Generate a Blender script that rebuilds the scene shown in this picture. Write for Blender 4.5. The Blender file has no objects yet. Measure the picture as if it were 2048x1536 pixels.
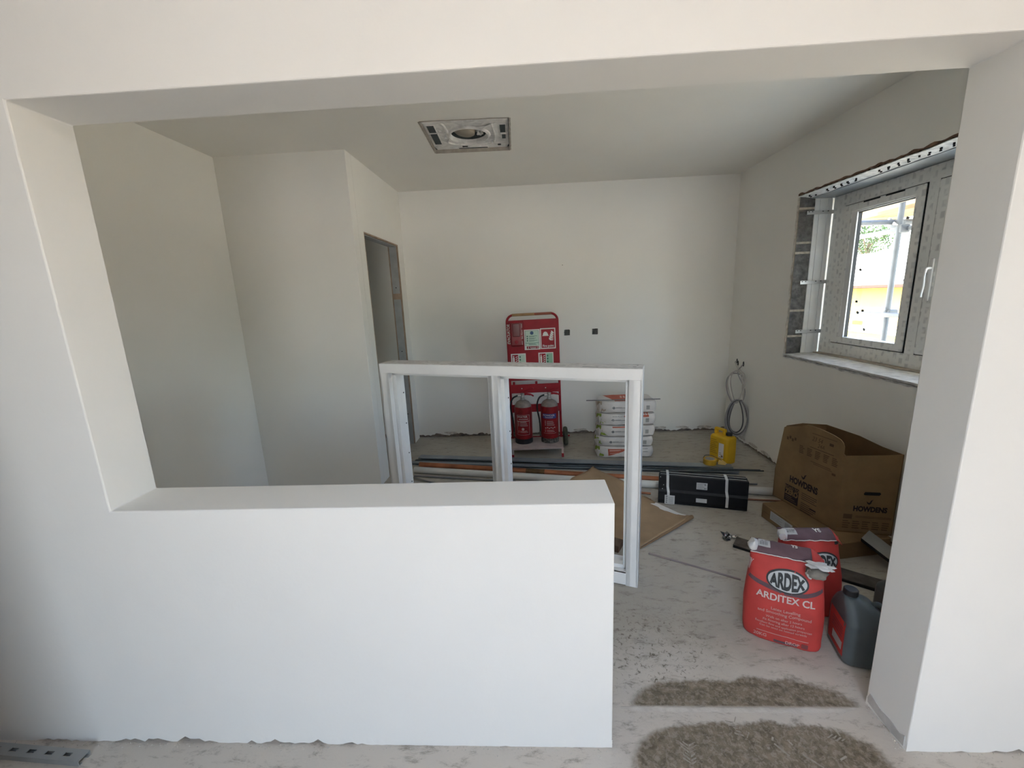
import bpy, bmesh, math, random
from mathutils import Vector, Matrix, noise
from mathutils.bvhtree import BVHTree

random.seed(7)
sc = bpy.context.scene
COL = sc.collection
rad = math.radians

# ------------------------------------------------------------------ camera
cam_d = bpy.data.cameras.new('camera')
cam_d.sensor_width = 36.0
cam_d.lens = 830.83 / 2048 * 36
cam_d.clip_start = 0.05
cam_d.clip_end = 300
cam = bpy.data.objects.new('camera', cam_d)
COL.objects.link(cam)
def cam_matrix(yaw, pitch, roll, loc):
    cy, sy, cp, sp = math.cos(yaw), math.sin(yaw), math.cos(pitch), math.sin(pitch)
    f = Vector((sy * cp, cy * cp, sp)); r = Vector((cy, -sy, 0)); u = r.cross(f)
    r2 = r * math.cos(roll) + u * math.sin(roll)
    u2 = u * math.cos(roll) - r * math.sin(roll)
    m = Matrix((r2, u2, -f)).transposed().to_4x4()
    m.translation = Vector(loc)
    return m
cam.matrix_world = cam_matrix(-0.0505, -0.2048, -0.0407, (0.0211, -1.1875, 1.5711))
sc.camera = cam

# ------------------------------------------------------------------ sky, sun, exposure
SUN_DIR = Vector((0.53, -0.10, -0.84)).normalized()      # the way the sunlight travels
w = bpy.data.worlds.new('world'); sc.world = w
w.use_nodes = True
nt = w.node_tree; nt.nodes.clear()
sky = nt.nodes.new('ShaderNodeTexSky'); sky.sky_type = 'NISHITA'
sky.sun_disc = False
sky.sun_elevation = math.asin(-SUN_DIR.z)
sky.sun_rotation = math.atan2(-SUN_DIR.x, -SUN_DIR.y)
sky.air_density = 1.0; sky.dust_density = 3.0; sky.ozone_density = 1.0
bgn = nt.nodes.new('ShaderNodeBackground'); bgn.inputs['Strength'].default_value = 1.08
out = nt.nodes.new('ShaderNodeOutputWorld')
wb = nt.nodes.new('ShaderNodeMixRGB'); wb.blend_type = 'MULTIPLY'; wb.inputs[0].default_value = 1.0
wb.inputs[2].default_value = (1.055, 1.0, 0.93, 1)          # the camera's white balance
nt.links.new(sky.outputs[0], wb.inputs[1]); nt.links.new(wb.outputs[0], bgn.inputs[0]); nt.links.new(bgn.outputs[0], out.inputs[0])
sun_d = bpy.data.lights.new('sun', 'SUN'); sun_d.energy = 10.0; sun_d.angle = rad(0.6)
sun_d.color = (1.0, 0.95, 0.85)
sun = bpy.data.objects.new('sun', sun_d); COL.objects.link(sun)
sun.rotation_euler = SUN_DIR.to_track_quat('-Z', 'Y').to_euler()
sun.location = (-6, 2, 9)
def portal(name, loc, rot, sx, sy):
    d = bpy.data.lights.new(name, 'AREA'); d.shape = 'RECTANGLE'; d.size = sx; d.size_y = sy
    d.cycles.is_portal = True
    o = bpy.data.objects.new(name, d); COL.objects.link(o)
    o.location = loc; o.rotation_euler = rot
portal('sky_portal_rear', (0.125, -3.72, 1.2), (rad(90), 0, 0), 1.25, 2.4)
portal('sky_portal_roof', (0.1, -1.85, 3.08), (0, 0, 0), 1.2, 0.9)
portal('sky_portal_window', (2.62, 1.43, 1.62), (0, rad(90), 0), 1.3, 2.0)
vs = sc.view_settings
vs.view_transform = 'Standard'; vs.look = 'None'; vs.gamma = 1.0; vs.use_curve_mapping = False
vs.exposure = 1.46
sc.cycles.max_bounces = 12; sc.cycles.diffuse_bounces = 7; sc.cycles.transparent_max_bounces = 16
sc.cycles.sample_clamp_indirect = 8.0
sc.cycles.caustics_reflective = False; sc.cycles.caustics_refractive = False

# ------------------------------------------------------------------ helpers: materials
MATS = {}
def _tree(name):
    m = bpy.data.materials.new(name); m.use_nodes = True
    t = m.node_tree; b = t.nodes['Principled BSDF']
    return m, t, b
def mk(name, col, rough=0.6, metal=0.0, var=0.08, scale=9.0, bump=0.0, bscale=60.0, col2=None, spec=0.4, det=4.0, dist=0.0, wcol=None):
    if name in MATS: return MATS[name]
    m, t, b = _tree(name)
    tc = t.nodes.new('ShaderNodeTexCoord')
    n = t.nodes.new('ShaderNodeTexNoise'); n.inputs['Scale'].default_value = scale; n.inputs['Detail'].default_value = det
    n.inputs['Distortion'].default_value = dist
    t.links.new(tc.outputs['Object'], n.inputs['Vector'])
    r = t.nodes.new('ShaderNodeValToRGB'); r.color_ramp.elements[0].position = 0.3; r.color_ramp.elements[1].position = 0.7
    c1 = col2 if col2 else tuple(min(1, c * (1 + var)) for c in col)
    r.color_ramp.elements[0].color = tuple(c * (1 - var) for c in col) + (1,)
    r.color_ramp.elements[1].color = tuple(c1) + (1,)
    t.links.new(n.outputs['Fac'], r.inputs['Fac'])
    t.links.new(r.outputs['Color'], b.inputs['Base Color'])
    b.inputs['Roughness'].default_value = rough; b.inputs['Metallic'].default_value = metal
    b.inputs['Specular IOR Level'].default_value = spec
    if bump:
        n2 = t.nodes.new('ShaderNodeTexNoise'); n2.inputs['Scale'].default_value = bscale; n2.inputs['Detail'].default_value = 5
        t.links.new(tc.outputs['Object'], n2.inputs['Vector'])
        bp = t.nodes.new('ShaderNodeBump'); bp.inputs['Strength'].default_value = bump; bp.inputs['Distance'].default_value = 0.01
        t.links.new(n2.outputs['Fac'], bp.inputs['Height']); t.links.new(bp.outputs['Normal'], b.inputs['Normal'])
    MATS[name] = m
    return m

# walls: mist-coated plaster
WALL = mk('wall_paint', (0.80, 0.785, 0.745), 0.85, var=0.025, scale=1.3, bump=0.05, bscale=55, spec=0.2)
CEIL = mk('ceiling_paint', (0.80, 0.78, 0.735), 0.9, var=0.03, scale=1.1, bump=0.05, bscale=40, spec=0.2)
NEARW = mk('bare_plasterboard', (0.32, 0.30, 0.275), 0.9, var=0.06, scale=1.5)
RAGGED = mk('broken_plaster', (0.60, 0.56, 0.51), 0.95, var=0.25, scale=28, bump=0.5, bscale=120)
CORE = mk('blockwork_core', (0.22, 0.18, 0.15), 0.95, var=0.4, scale=20, bump=0.6, bscale=80)
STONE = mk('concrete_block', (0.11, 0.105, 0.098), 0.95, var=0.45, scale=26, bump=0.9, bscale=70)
MORTAR = mk('mortar', (0.42, 0.36, 0.29), 0.95, var=0.2, scale=40, bump=0.5, bscale=100)
BOARD = mk('plasterboard_edge', (0.36, 0.27, 0.20), 0.9, var=0.2, scale=14, bump=0.2)
STUD = mk('galvanised_stud', (0.42, 0.43, 0.43), 0.45, 0.5, var=0.12, scale=10)
PAINT = mk('white_gloss_timber', (0.80, 0.80, 0.79), 0.42, var=0.04, scale=5, bump=0.03, bscale=30)
PAINT_OLD = mk('scuffed_white_timber', (0.62, 0.60, 0.58), 0.6, var=0.2, scale=22, bump=0.1, bscale=90, dist=1.0)
RED = mk('red_powder_coat', (0.29, 0.009, 0.017), 0.45, var=0.12, scale=12, spec=0.25)
RED_DARK = mk('red_plastic', (0.22, 0.005, 0.010), 0.3, var=0.1, scale=10)
RED_EXT = mk('red_extinguisher', (0.20, 0.010, 0.013), 0.42, var=0.3, scale=14, dist=0.8, spec=0.25)
DUST_RED = mk('dusty_shoulder', (0.22, 0.18, 0.155), 0.8, var=0.25, scale=18)
BLACK = mk('black_rubber', (0.012, 0.012, 0.013), 0.55, var=0.3, scale=20)
DUSTY_BLACK = mk('dusty_black', (0.05, 0.05, 0.045), 0.8, var=0.8, scale=40, col2=(0.16, 0.155, 0.14), dist=1)
STEEL = mk('zinc_metal', (0.55, 0.55, 0.54), 0.35, 0.9, var=0.1, scale=18)
TYRE = mk('olive_tyre', (0.085, 0.085, 0.06), 0.8, var=0.25, scale=20)
WHITE_PRINT = mk('white_print', (0.72, 0.70, 0.66), 0.7, var=0.05)
PALE_GREEN = mk('photoluminescent_label', (0.50, 0.60, 0.50), 0.5, var=0.05)
GREEN_LBL = mk('green_label', (0.28, 0.48, 0.33), 0.5, var=0.08)
DK_PRINT = mk('dark_print', (0.03, 0.03, 0.03), 0.6, var=0.2)
GREY_PRINT = mk('grey_print', (0.20, 0.20, 0.20), 0.7, var=0.2, scale=60)
BLUE_PRINT = mk('blue_print', (0.03, 0.05, 0.20), 0.5, var=0.1)
NAVY = mk('navy_print', (0.03, 0.07, 0.16), 0.5, var=0.1)
SACK = mk('white_paper_sack', (0.63, 0.60, 0.57), 0.8, var=0.1, scale=12, bump=0.15, bscale=26)
SACK_GREEN = mk('sack_green', (0.27, 0.36, 0.06), 0.8, var=0.3, scale=16)
SACK_RED = mk('sack_red', (0.42, 0.10, 0.06), 0.8, var=0.15, scale=16)
SACK_BROWN = mk('sack_fold', (0.36, 0.29, 0.22), 0.85, var=0.2, scale=18)
GALV = mk('galvanised_steel', (0.23, 0.26, 0.28), 0.42, 0.35, var=0.18, scale=7)
GALV_DK = mk('dark_steel', (0.06, 0.07, 0.075), 0.5, 0.4, var=0.2, scale=9)
COPPER = mk('dull_copper', (0.36, 0.135, 0.065), 0.42, 0.45, var=0.3, scale=7)
COPPER_TARN = mk('tarnished_copper', (0.10, 0.055, 0.02), 0.6, 0.3, var=0.4, scale=20)
PVC = mk('white_pipe', (0.58, 0.57, 0.53), 0.45, var=0.07, scale=6)
GREYPVC = mk('grey_conduit', (0.17, 0.17, 0.17), 0.5, var=0.1)
MAROON = mk('maroon_plastic', (0.17, 0.075, 0.06), 0.6, var=0.2)
PACK = mk('black_board', (0.008, 0.008, 0.009), 0.5, var=0.3, spec=0.3)
PACK_EDGE = mk('board_edge', (0.36, 0.36, 0.34), 0.6, var=0.1)
STRAP = mk('plastic_strap', (0.55, 0.55, 0.54), 0.4, var=0.1)
KRAFT = mk('kraft_card', (0.205, 0.128, 0.058), 0.85, var=0.12, scale=9, bump=0.08, bscale=40)
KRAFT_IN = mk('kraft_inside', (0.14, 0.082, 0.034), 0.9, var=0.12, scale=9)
KRAFT_PAPER = mk('kraft_paper', (0.33, 0.225, 0.13), 0.85, var=0.12, scale=7, bump=0.1, bscale=14)
KRAFT_PRINT = mk('brown_print', (0.075, 0.042, 0.018), 0.85, var=0.1)
PLUM_PRINT = mk('plum_print', (0.022, 0.012, 0.012), 0.85, var=0.1)
YELLOW = mk('yellow_plastic', (0.62, 0.36, 0.012), 0.45, var=0.1, scale=8)
YELLOW2 = mk('yellow_tape', (0.55, 0.33, 0.03), 0.5, var=0.15, scale=12)
BAG = mk('red_paper_bag', (0.47, 0.046, 0.038), 0.7, var=0.14, scale=11, bump=0.25, bscale=16)
PLUM = mk('plum_band', (0.115, 0.065, 0.075), 0.75, var=0.15, scale=18, bump=0.1)
POWDER = mk('grey_powder', (0.22, 0.20, 0.17), 0.95, var=0.25, scale=22, bump=0.4)
TORN = mk('torn_white_paper', (0.60, 0.585, 0.565), 0.8, var=0.12, scale=20, bump=0.3, bscale=50)
SILVER = mk('logo_silver', (0.50, 0.51, 0.50), 0.5, var=0.08)
JUG = mk('grey_plastic_jug', (0.095, 0.115, 0.12), 0.42, var=0.18, scale=6)
SLATE = mk('dark_slate_board', (0.075, 0.065, 0.055), 0.7, var=0.35, scale=22, bump=0.2)
BLACKEDGE = mk('black_edge', (0.004, 0.004, 0.004), 0.6, var=0.2)
GREYBOARD = mk('grey_laminate', (0.30, 0.30, 0.28), 0.7, var=0.1)
FOIL = mk('crumpled_foil', (0.45, 0.45, 0.46), 0.15, 1.0, var=0.5, scale=30)
WOODDK = mk('dark_timber', (0.12, 0.08, 0.05), 0.8, var=0.3, scale=16)
BATTEN = mk('pale_timber', (0.40, 0.35, 0.28), 0.8, var=0.2, scale=16)
CABLE = mk('grey_cable', (0.33, 0.315, 0.32), 0.55, var=0.15)
CABLE_W = mk('white_cable', (0.52, 0.49, 0.46), 0.55, var=0.1)
CABLE_DK = mk('dark_cable', (0.10, 0.095, 0.10), 0.55, var=0.1)
STRAPM = mk('bright_zinc_strap', (0.52, 0.53, 0.54), 0.35, 0.5, var=0.08)
WHITE_PL = mk('white_plastic', (0.80, 0.80, 0.80), 0.35, var=0.03)
CAS = mk('dusty_grey_plastic', (0.66, 0.645, 0.625), 0.7, var=0.2, scale=14, dist=1.2)
CAS_DK = mk('dark_slot', (0.05, 0.06, 0.06), 0.8, var=0.3)
CAS_BAG = mk('beige_fan_cover', (0.33, 0.29, 0.23), 0.8, var=0.2, scale=9)
PLASTIC_FILM = mk('crumpled_film', (0.50, 0.49, 0.46), 0.25, var=0.4, scale=30)
SCAF = mk('scaffold_tube', (0.11, 0.12, 0.13), 0.5, 0.3, var=0.15)
PLANK = mk('scaffold_plank', (0.26, 0.18, 0.09), 0.85, var=0.25, scale=3)
RENDERW = mk('outside_roof', (0.78, 0.77, 0.75), 0.8, var=0.04, scale=0.6)
YWALL = mk('yellow_brick_wall', (0.38, 0.27, 0.10), 0.9, var=0.1, scale=1.2)
GUTTER = mk('brown_gutter', (0.055, 0.025, 0.018), 0.7, var=0.1)
CONC = mk('outside_concrete', (0.60, 0.56, 0.46), 0.9, var=0.1, scale=0.7)
BOUNCE_GREY = mk('bounce_slab_grey', (0.46, 0.46, 0.45), 0.9, var=0.12, scale=0.8)
GRASS = mk('outside_grass', (0.16, 0.18, 0.03), 0.95, var=0.25, scale=1.5)
LEAF = mk('tree_leaf', (0.035, 0.07, 0.02), 0.7, var=0.4, scale=3)
BARK = mk('tree_bark', (0.13, 0.10, 0.07), 0.9, var=0.3)
TAN = mk('plain_tan', (0.40, 0.32, 0.22), 0.8, var=0.12, scale=12, bump=0.2, bscale=30)
REVEAL_WHITE = mk('white_cavity_closer', (0.74, 0.75, 0.75), 0.5, var=0.04)
LINTEL = mk('steel_lintel', (0.33, 0.36, 0.38), 0.5, 0.3, var=0.15)
DUST = mk('pale_dust', (0.52, 0.485, 0.43), 0.95, var=0.1, scale=30, bump=0.2, bscale=80)

def glass_mat():
    m = bpy.data.materials.new('window_glass'); m.use_nodes = True
    t = m.node_tree; t.nodes.clear()
    o = t.nodes.new('ShaderNodeOutputMaterial'); mx = t.nodes.new('ShaderNodeMixShader')
    tr = t.nodes.new('ShaderNodeBsdfTransparent'); gl = t.nodes.new('ShaderNodeBsdfGlossy')
    tr.inputs[0].default_value = (0.93, 0.95, 0.95, 1); gl.inputs['Roughness'].default_value = 0.02; mx.inputs[0].default_value = 0.05
    t.links.new(tr.outputs[0], mx.inputs[1]); t.links.new(gl.outputs[0], mx.inputs[2])
    t.links.new(mx.outputs[0], o.inputs[0])
    return m
GLASS = glass_mat()

def film_mat():     # white PVC under a protective film printed with small grey marks
    m, t, b = _tree('filmed_pvc')
    tc = t.nodes.new('ShaderNodeTexCoord'); mp = t.nodes.new('ShaderNodeMapping')
    mp.inputs['Rotation'].default_value = (0, rad(90), rad(0))
    br = t.nodes.new('ShaderNodeTexBrick')
    br.inputs['Scale'].default_value = 4.6; br.inputs['Mortar Size'].default_value = 0.075
    br.inputs['Mortar Smooth'].default_value = 0.6
    br.inputs['Brick Width'].default_value = 0.28; br.inputs['Row Height'].default_value = 0.22
    br.inputs['Color1'].default_value = (0.58, 0.58, 0.58, 1); br.inputs['Color2'].default_value = (0.72, 0.72, 0.71, 1)
    br.inputs['Mortar'].default_value = (0.86, 0.86, 0.84, 1)
    n = t.nodes.new('ShaderNodeTexNoise'); n.inputs['Scale'].default_value = 22; n.inputs['Detail'].default_value = 1
    cr = t.nodes.new('ShaderNodeValToRGB'); cr.color_ramp.elements[0].position = 0.42; cr.color_ramp.elements[1].position = 0.56
    mx = t.nodes.new('ShaderNodeMixRGB'); mx.blend_type = 'MIX'
    mx.inputs[2].default_value = (0.84, 0.84, 0.82, 1)
    t.links.new(tc.outputs['Object'], mp.inputs['Vector']); t.links.new(mp.outputs[0], br.inputs['Vector'])
    t.links.new(tc.outputs['Object'], n.inputs['Vector'])
    t.links.new(n.outputs['Fac'], cr.inputs['Fac']); t.links.new(cr.outputs['Color'], mx.inputs[0]); t.links.new(br.outputs['Color'], mx.inputs[1])
    t.links.new(mx.outputs[0], b.inputs['Base Color']); b.inputs['Roughness'].default_value = 0.45
    return m
FILM = film_mat()

def floor_mat():
    m, t, b = _tree('dusty_screed')
    N, L = t.nodes, t.links
    def node(k, **kw):
        n = N.new(k)
        for a, v in kw.items(): setattr(n, a, v)
        return n
    def math_(op, a, bb=None, c=None):
        n = node('ShaderNodeMath', operation=op)
        for i, v in enumerate((a, bb, c)):
            if v is None: continue
            if isinstance(v, (int, float)): n.inputs[i].default_value = v
            else: L.new(v, n.inputs[i])
        return n.outputs[0]
    tc = node('ShaderNodeTexCoord'); P = tc.outputs['Object']
    def noise_(scale, det=5, dist=0.0, vec=P, rough=0.55):
        n = node('ShaderNodeTexNoise'); n.inputs['Scale'].default_value = scale; n.inputs['Detail'].default_value = det
        n.inputs['Distortion'].default_value = dist; n.inputs['Roughness'].default_value = rough
        L.new(vec, n.inputs['Vector']); return n.outputs['Fac']
    def smooth(x, e0, e1):
        n = node('ShaderNodeMapRange', interpolation_type='SMOOTHSTEP')
        L.new(x, n.inputs[0]); n.inputs[1].default_value = e0; n.inputs[2].default_value = e1
        return n.outputs[0]
    sx = node('ShaderNodeSeparateXYZ'); L.new(P, sx.inputs[0])
    X, Y = sx.outputs[0], sx.outputs[1]
    wob = math_('MULTIPLY', math_('SUBTRACT', noise_(9, 4), 0.5), 0.07)
    fine = math_('MULTIPLY', math_('SUBTRACT', noise_(60, 4), 0.5), 0.03)
    Xw = math_('ADD', math_('ADD', X, wob), fine); Yw = math_('ADD', math_('ADD', Y, wob), fine)
    # upper swept mark: a flat-bottomed arc
    e1 = math_('SQRT', math_('ADD', math_('POWER', math_('ABSOLUTE', math_('DIVIDE', math_('SUBTRACT', Xw, 0.80), 0.44)), 3.0),
                             math_('POWER', math_('ABSOLUTE', math_('DIVIDE', math_('SUBTRACT', Yw, 0.155), 0.125)), 2.0)))
    s1 = math_('MULTIPLY', math_('SUBTRACT', 1.0, smooth(e1, 0.86, 1.04)), smooth(Y, 0.150, 0.162))
    # lower mark: a rounded patch running towards the viewer
    e2 = math_('SQRT', math_('ADD', math_('POWER', math_('ABSOLUTE', math_('DIVIDE', math_('SUBTRACT', Xw, 0.755), 0.44)), 3.0),
                             math_('POWER', math_('ABSOLUTE', math_('DIVIDE', math_('SUBTRACT', Yw, -0.06), 0.165)), 2.4)))
    s2 = math_('SUBTRACT', 1.0, smooth(e2, 0.86, 1.0))
    stain = math_('MULTIPLY', math_('MAXIMUM', s1, s2), smooth(noise_(55, 9, 0.3, P, 0.7), 0.36, 0.50))
    stain = math_('MAXIMUM', stain, math_('MULTIPLY', math_('MAXIMUM', s1, s2), 0.78))
    # scuffs through the dust
    mp = node('ShaderNodeMapping'); mp.inputs['Scale'].default_value = (1.0, 2.6, 1); mp.inputs['Rotation'].default_value = (0, 0, rad(35))
    L.new(P, mp.inputs['Vector'])
    sc1 = smooth(noise_(9, 10, 0.35, mp.outputs[0], 0.78), 0.50, 0.70)
    sc2 = smooth(noise_(48, 9, 0.8, P, 0.7), 0.54, 0.64)
    zone = math_('SUBTRACT', 1.0, smooth(math_('SQRT', math_('ADD', math_('POWER', math_('SUBTRACT', X, 0.52), 2.0), math_('POWER', math_('SUBTRACT', Y, 0.42), 2.0))), 0.10, 0.42))
    scuff = math_('MINIMUM', math_('ADD', math_('MULTIPLY', sc1, 0.75), math_('MULTIPLY', math_('MULTIPLY', sc2, zone), 0.9)), 1.0)
    near = math_('SUBTRACT', 1.0, smooth(math_('ADD', Yw, math_('MULTIPLY', wob, 4.0)), 0.25, 0.62))
    base = node('ShaderNodeMixRGB'); L.new(noise_(2.2, 6, 0.6), base.inputs[0])
    base.inputs[1].default_value = (0.33, 0.298, 0.25, 1); base.inputs[2].default_value = (0.50, 0.465, 0.40, 1)
    m0 = node('ShaderNodeMixRGB'); L.new(math_('MULTIPLY', near, 0.75), m0.inputs[0]); L.new(base.outputs[0], m0.inputs[1]); m0.inputs[2].default_value = (0.60, 0.555, 0.49, 1)
    m1 = node('ShaderNodeMixRGB'); L.new(scuff, m1.inputs[0]); L.new(m0.outputs[0], m1.inputs[1]); m1.inputs[2].default_value = (0.16, 0.138, 0.105, 1)
    m2 = node('ShaderNodeMixRGB'); L.new(stain, m2.inputs[0]); L.new(m1.outputs[0], m2.inputs[1])
    sm = node('ShaderNodeMixRGB'); L.new(smooth(noise_(26, 10, 0.25, P, 0.75), 0.32, 0.68), sm.inputs[0]); sm.inputs[1].default_value = (0.115, 0.092, 0.06, 1); sm.inputs[2].default_value = (0.27, 0.225, 0.165, 1)
    L.new(sm.outputs[0], m2.inputs[2])
    L.new(m2.outputs[0], b.inputs['Base Color'])
    rg = node('ShaderNodeMapRange'); L.new(stain, rg.inputs[0]); rg.inputs[3].default_value = 0.9; rg.inputs[4].default_value = 0.6
    L.new(rg.outputs[0], b.inputs['Roughness']); b.inputs['Specular IOR Level'].default_value = 0.25
    bp = node('ShaderNodeBump'); bp.inputs['Strength'].default_value = 0.25; bp.inputs['Distance'].default_value = 0.004
    L.new(noise_(45, 8, 0.8), bp.inputs['Height']); L.new(bp.outputs[0], b.inputs['Normal'])
    return m
FLOOR = floor_mat()

# ------------------------------------------------------------------ helpers: geometry
class MB:
    def __init__(s): s.V = []; s.F = []
    def add(s, vs_, fs, M=None):
        o = len(s.V)
        for v in vs_:
            v = Vector(v)
            s.V.append(tuple(M @ v) if M is not None else tuple(v))
        for f in fs: s.F.append(tuple(i + o for i in f))
        return s
    def box(s, x0, x1, y0, y1, z0, z1, M=None):
        v = [(x, y, z) for z in (z0, z1) for y in (y0, y1) for x in (x0, x1)]
        return s.add(v, [(0, 2, 3, 1), (4, 5, 7, 6), (0, 1, 5, 4), (2, 6, 7, 3), (0, 4, 6, 2), (1, 3, 7, 5)], M)
    def rbox(s, x0, x1, y0, y1, z0, z1, r=0.004, seg=2, M=None):
        bm = bmesh.new(); bmesh.ops.create_cube(bm, size=1)
        for v in bm.verts:
            v.co = Vector((x0 + (v.co.x + .5) * (x1 - x0), y0 + (v.co.y + .5) * (y1 - y0), z0 + (v.co.z + .5) * (z1 - z0)))
        bmesh.ops.bevel(bm, geom=bm.edges[:], offset=r, segments=seg, affect='EDGES', profile=0.5)
        bm.verts.index_update()
        s.add([v.co.copy() for v in bm.verts], [[v.index for v in f.verts] for f in bm.faces], M); bm.free()
        return s
    def prism(s, poly, z0, z1, M=None):
        n = len(poly)
        v = [(x, y, z0) for x, y in poly] + [(x, y, z1) for x, y in poly]
        f = [tuple(range(n - 1, -1, -1)), tuple(range(n, 2 * n))]
        f += [(i, (i + 1) % n, n + (i + 1) % n, n + i) for i in range(n)]
        return s.add(v, f, M)
    def lathe(s, prof, n=20, M=None, caps=True):
        v = []; f = []
        for r, z in prof:
            for k in range(n):
                a = 2 * math.pi * k / n
                v.append((r * math.cos(a), r * math.sin(a), z))
        for i in range(len(prof) - 1):
            for k in range(n):
                f.append((i * n + k, i * n + (k + 1) % n, (i + 1) * n + (k + 1) % n, (i + 1) * n + k))
        if caps:
            f.append(tuple(range(n - 1, -1, -1))); o = (len(prof) - 1) * n
            f.append(tuple(o + k for k in range(n)))
        return s.add(v, f, M)
    def tube(s, pts, r, n=8, closed=False, M=None):
        P = [Vector(p) for p in pts]; m = len(P)
        if not isinstance(r, (list, tuple)): r = [r] * m
        v = []; f = []; prev = None
        for i in range(m):
            if closed: d = (P[(i + 1) % m] - P[i - 1]).normalized()
            else: d = (P[min(i + 1, m - 1)] - P[max(i - 1, 0)]).normalized()
            if prev is None:
                up = Vector((0, 0, 1)) if abs(d.z) < .9 else Vector((1, 0, 0))
                a = d.cross(up).normalized()
            else: a = (prev - d * prev.dot(d)).normalized()
            prev = a; b = d.cross(a)
            for k in range(n):
                t = 2 * math.pi * k / n
                v.append(P[i] + (a * math.cos(t) + b * math.sin(t)) * r[i])
        for i in range(m if closed else m - 1):
            j = (i + 1) % m
            for k in range(n):
                f.append((i * n + k, i * n + (k + 1) % n, j * n + (k + 1) % n, j * n + k))
        if not closed:
            f.append(tuple(range(n - 1, -1, -1))); f.append(tuple((m - 1) * n + k for k in range(n)))
        return s.add(v, f, M)
    def grid(s, fn, nu, nv, M=None):
        v = [fn(i / nu, j / nv) for j in range(nv + 1) for i in range(nu + 1)]
        f = [(j * (nu + 1) + i, j * (nu + 1) + i + 1, (j + 1) * (nu + 1) + i + 1, (j + 1) * (nu + 1) + i) for j in range(nv) for i in range(nu)]
        return s.add(v, f, M)
    def sections(s, secs, M=None):       # loft of equally long closed loops, capped
        n = len(secs[0]); v = [p for q in secs for p in q]; f = []
        for i in range(len(secs) - 1):
            for k in range(n):
                f.append((i * n + k, i * n + (k + 1) % n, (i + 1) * n + (k + 1) % n, (i + 1) * n + k))
        f.append(tuple(range(n - 1, -1, -1))); o = (len(secs) - 1) * n; f.append(tuple(o + k for k in range(n)))
        return s.add(v, f, M)
def obj(name, mb, m, parent=None, smooth=False, ang=40, solid=0.0, bevel=0.0):
    me = bpy.data.meshes.new(name)
    if isinstance(mb, MB): me.from_pydata(mb.V, [], mb.F)
    else: me = mb
    bm = bmesh.new(); bm.from_mesh(me); bmesh.ops.recalc_face_normals(bm, faces=bm.faces[:]) if not solid else None
    bm.to_mesh(me); bm.free()
    me.materials.append(m)
    if smooth:
        me.shade_smooth(); me.set_sharp_from_angle(angle=rad(ang))
    o = bpy.data.objects.new(name, me); COL.objects.link(o)
    if smooth:
        md = o.modifiers.new('normals', 'WEIGHTED_NORMAL'); md.keep_sharp = True; md.weight = 80
    if parent: o.parent = parent
    if solid:
        md = o.modifiers.new('thickness', 'SOLIDIFY'); md.thickness = solid; md.offset = 0
    if bevel:
        md = o.modifiers.new('edges', 'BEVEL'); md.width = bevel; md.segments = 2; md.limit_method = 'ANGLE'; md.angle_limit = rad(40)
    return o
def tag(o, label, cat, group=None):
    o['label'] = label; o['category'] = cat
    if group: o['group'] = group
    return o
def struct(o): o['kind'] = 'structure'; return o
def thing(name, label, cat, loc=(0, 0, 0), rotz=0.0, group=None, rot=None):
    o = bpy.data.objects.new(name, None); o.empty_display_size = 0.05; COL.objects.link(o)
    o.location = loc; o.rotation_euler = rot if rot else (0, 0, rotz)
    return tag(o, label, cat, group)
def T(x=0, y=0, z=0): return Matrix.Translation((x, y, z))
def RZ(a): return Matrix.Rotation(a, 4, 'Z')
def RX(a): return Matrix.Rotation(a, 4, 'X')
def RY(a): return Matrix.Rotation(a, 4, 'Y')
def bez(p, n=10):        # Catmull-Rom through points
    P = [Vector(q) for q in p]; out_ = []
    for i in range(len(P) - 1):
        a, b, c, d = P[max(i - 1, 0)], P[i], P[i + 1], P[min(i + 2, len(P) - 1)]
        for k in range(n):
            t = k / n
            out_.append(0.5 * ((2 * b) + (c - a) * t + (2 * a - 5 * b + 4 * c - d) * t * t + (3 * b - a - 3 * c + d) * t ** 3))
    out_.append(P[-1]); return out_
def nz(p, s=1.0): return noise.noise(Vector(p) * s)

# flat print: 2-D pieces laid on a plane (M: its x, y axes and origin) and, with a BVH, dropped on a curved surface
def text2d(body, size, x=0, y=0, align='CENTER', bold=0.0, sx=1.0, shear=0.0, space=1.0):
    cu = bpy.data.curves.new('lettering', 'FONT'); cu.body = body; cu.size = size; cu.align_x = align; cu.align_y = 'CENTER'
    cu.offset = bold * size; cu.shear = shear; cu.space_character = space; cu.resolution_u = 3; cu.fill_mode = 'FRONT'
    o = bpy.data.objects.new('lettering', cu)
    me = bpy.data.meshes.new_from_object(o)
    V = [(v.co.x * sx + x, v.co.y + y) for v in me.vertices]; F = [tuple(p.vertices) for p in me.polygons]
    bpy.data.objects.remove(o); bpy.data.meshes.remove(me); bpy.data.curves.remove(cu)
    return V, F
def rect2d(x0, y0, x1, y1, nx=1, ny=1):
    V = [(x0 + (x1 - x0) * i / nx, y0 + (y1 - y0) * j / ny) for j in range(ny + 1) for i in range(nx + 1)]
    F = [(j * (nx + 1) + i, j * (nx + 1) + i + 1, (j + 1) * (nx + 1) + i + 1, (j + 1) * (nx + 1) + i) for j in range(ny) for i in range(nx)]
    return V, F
def poly2d(pts): return list(pts), [tuple(range(len(pts)))]
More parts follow.
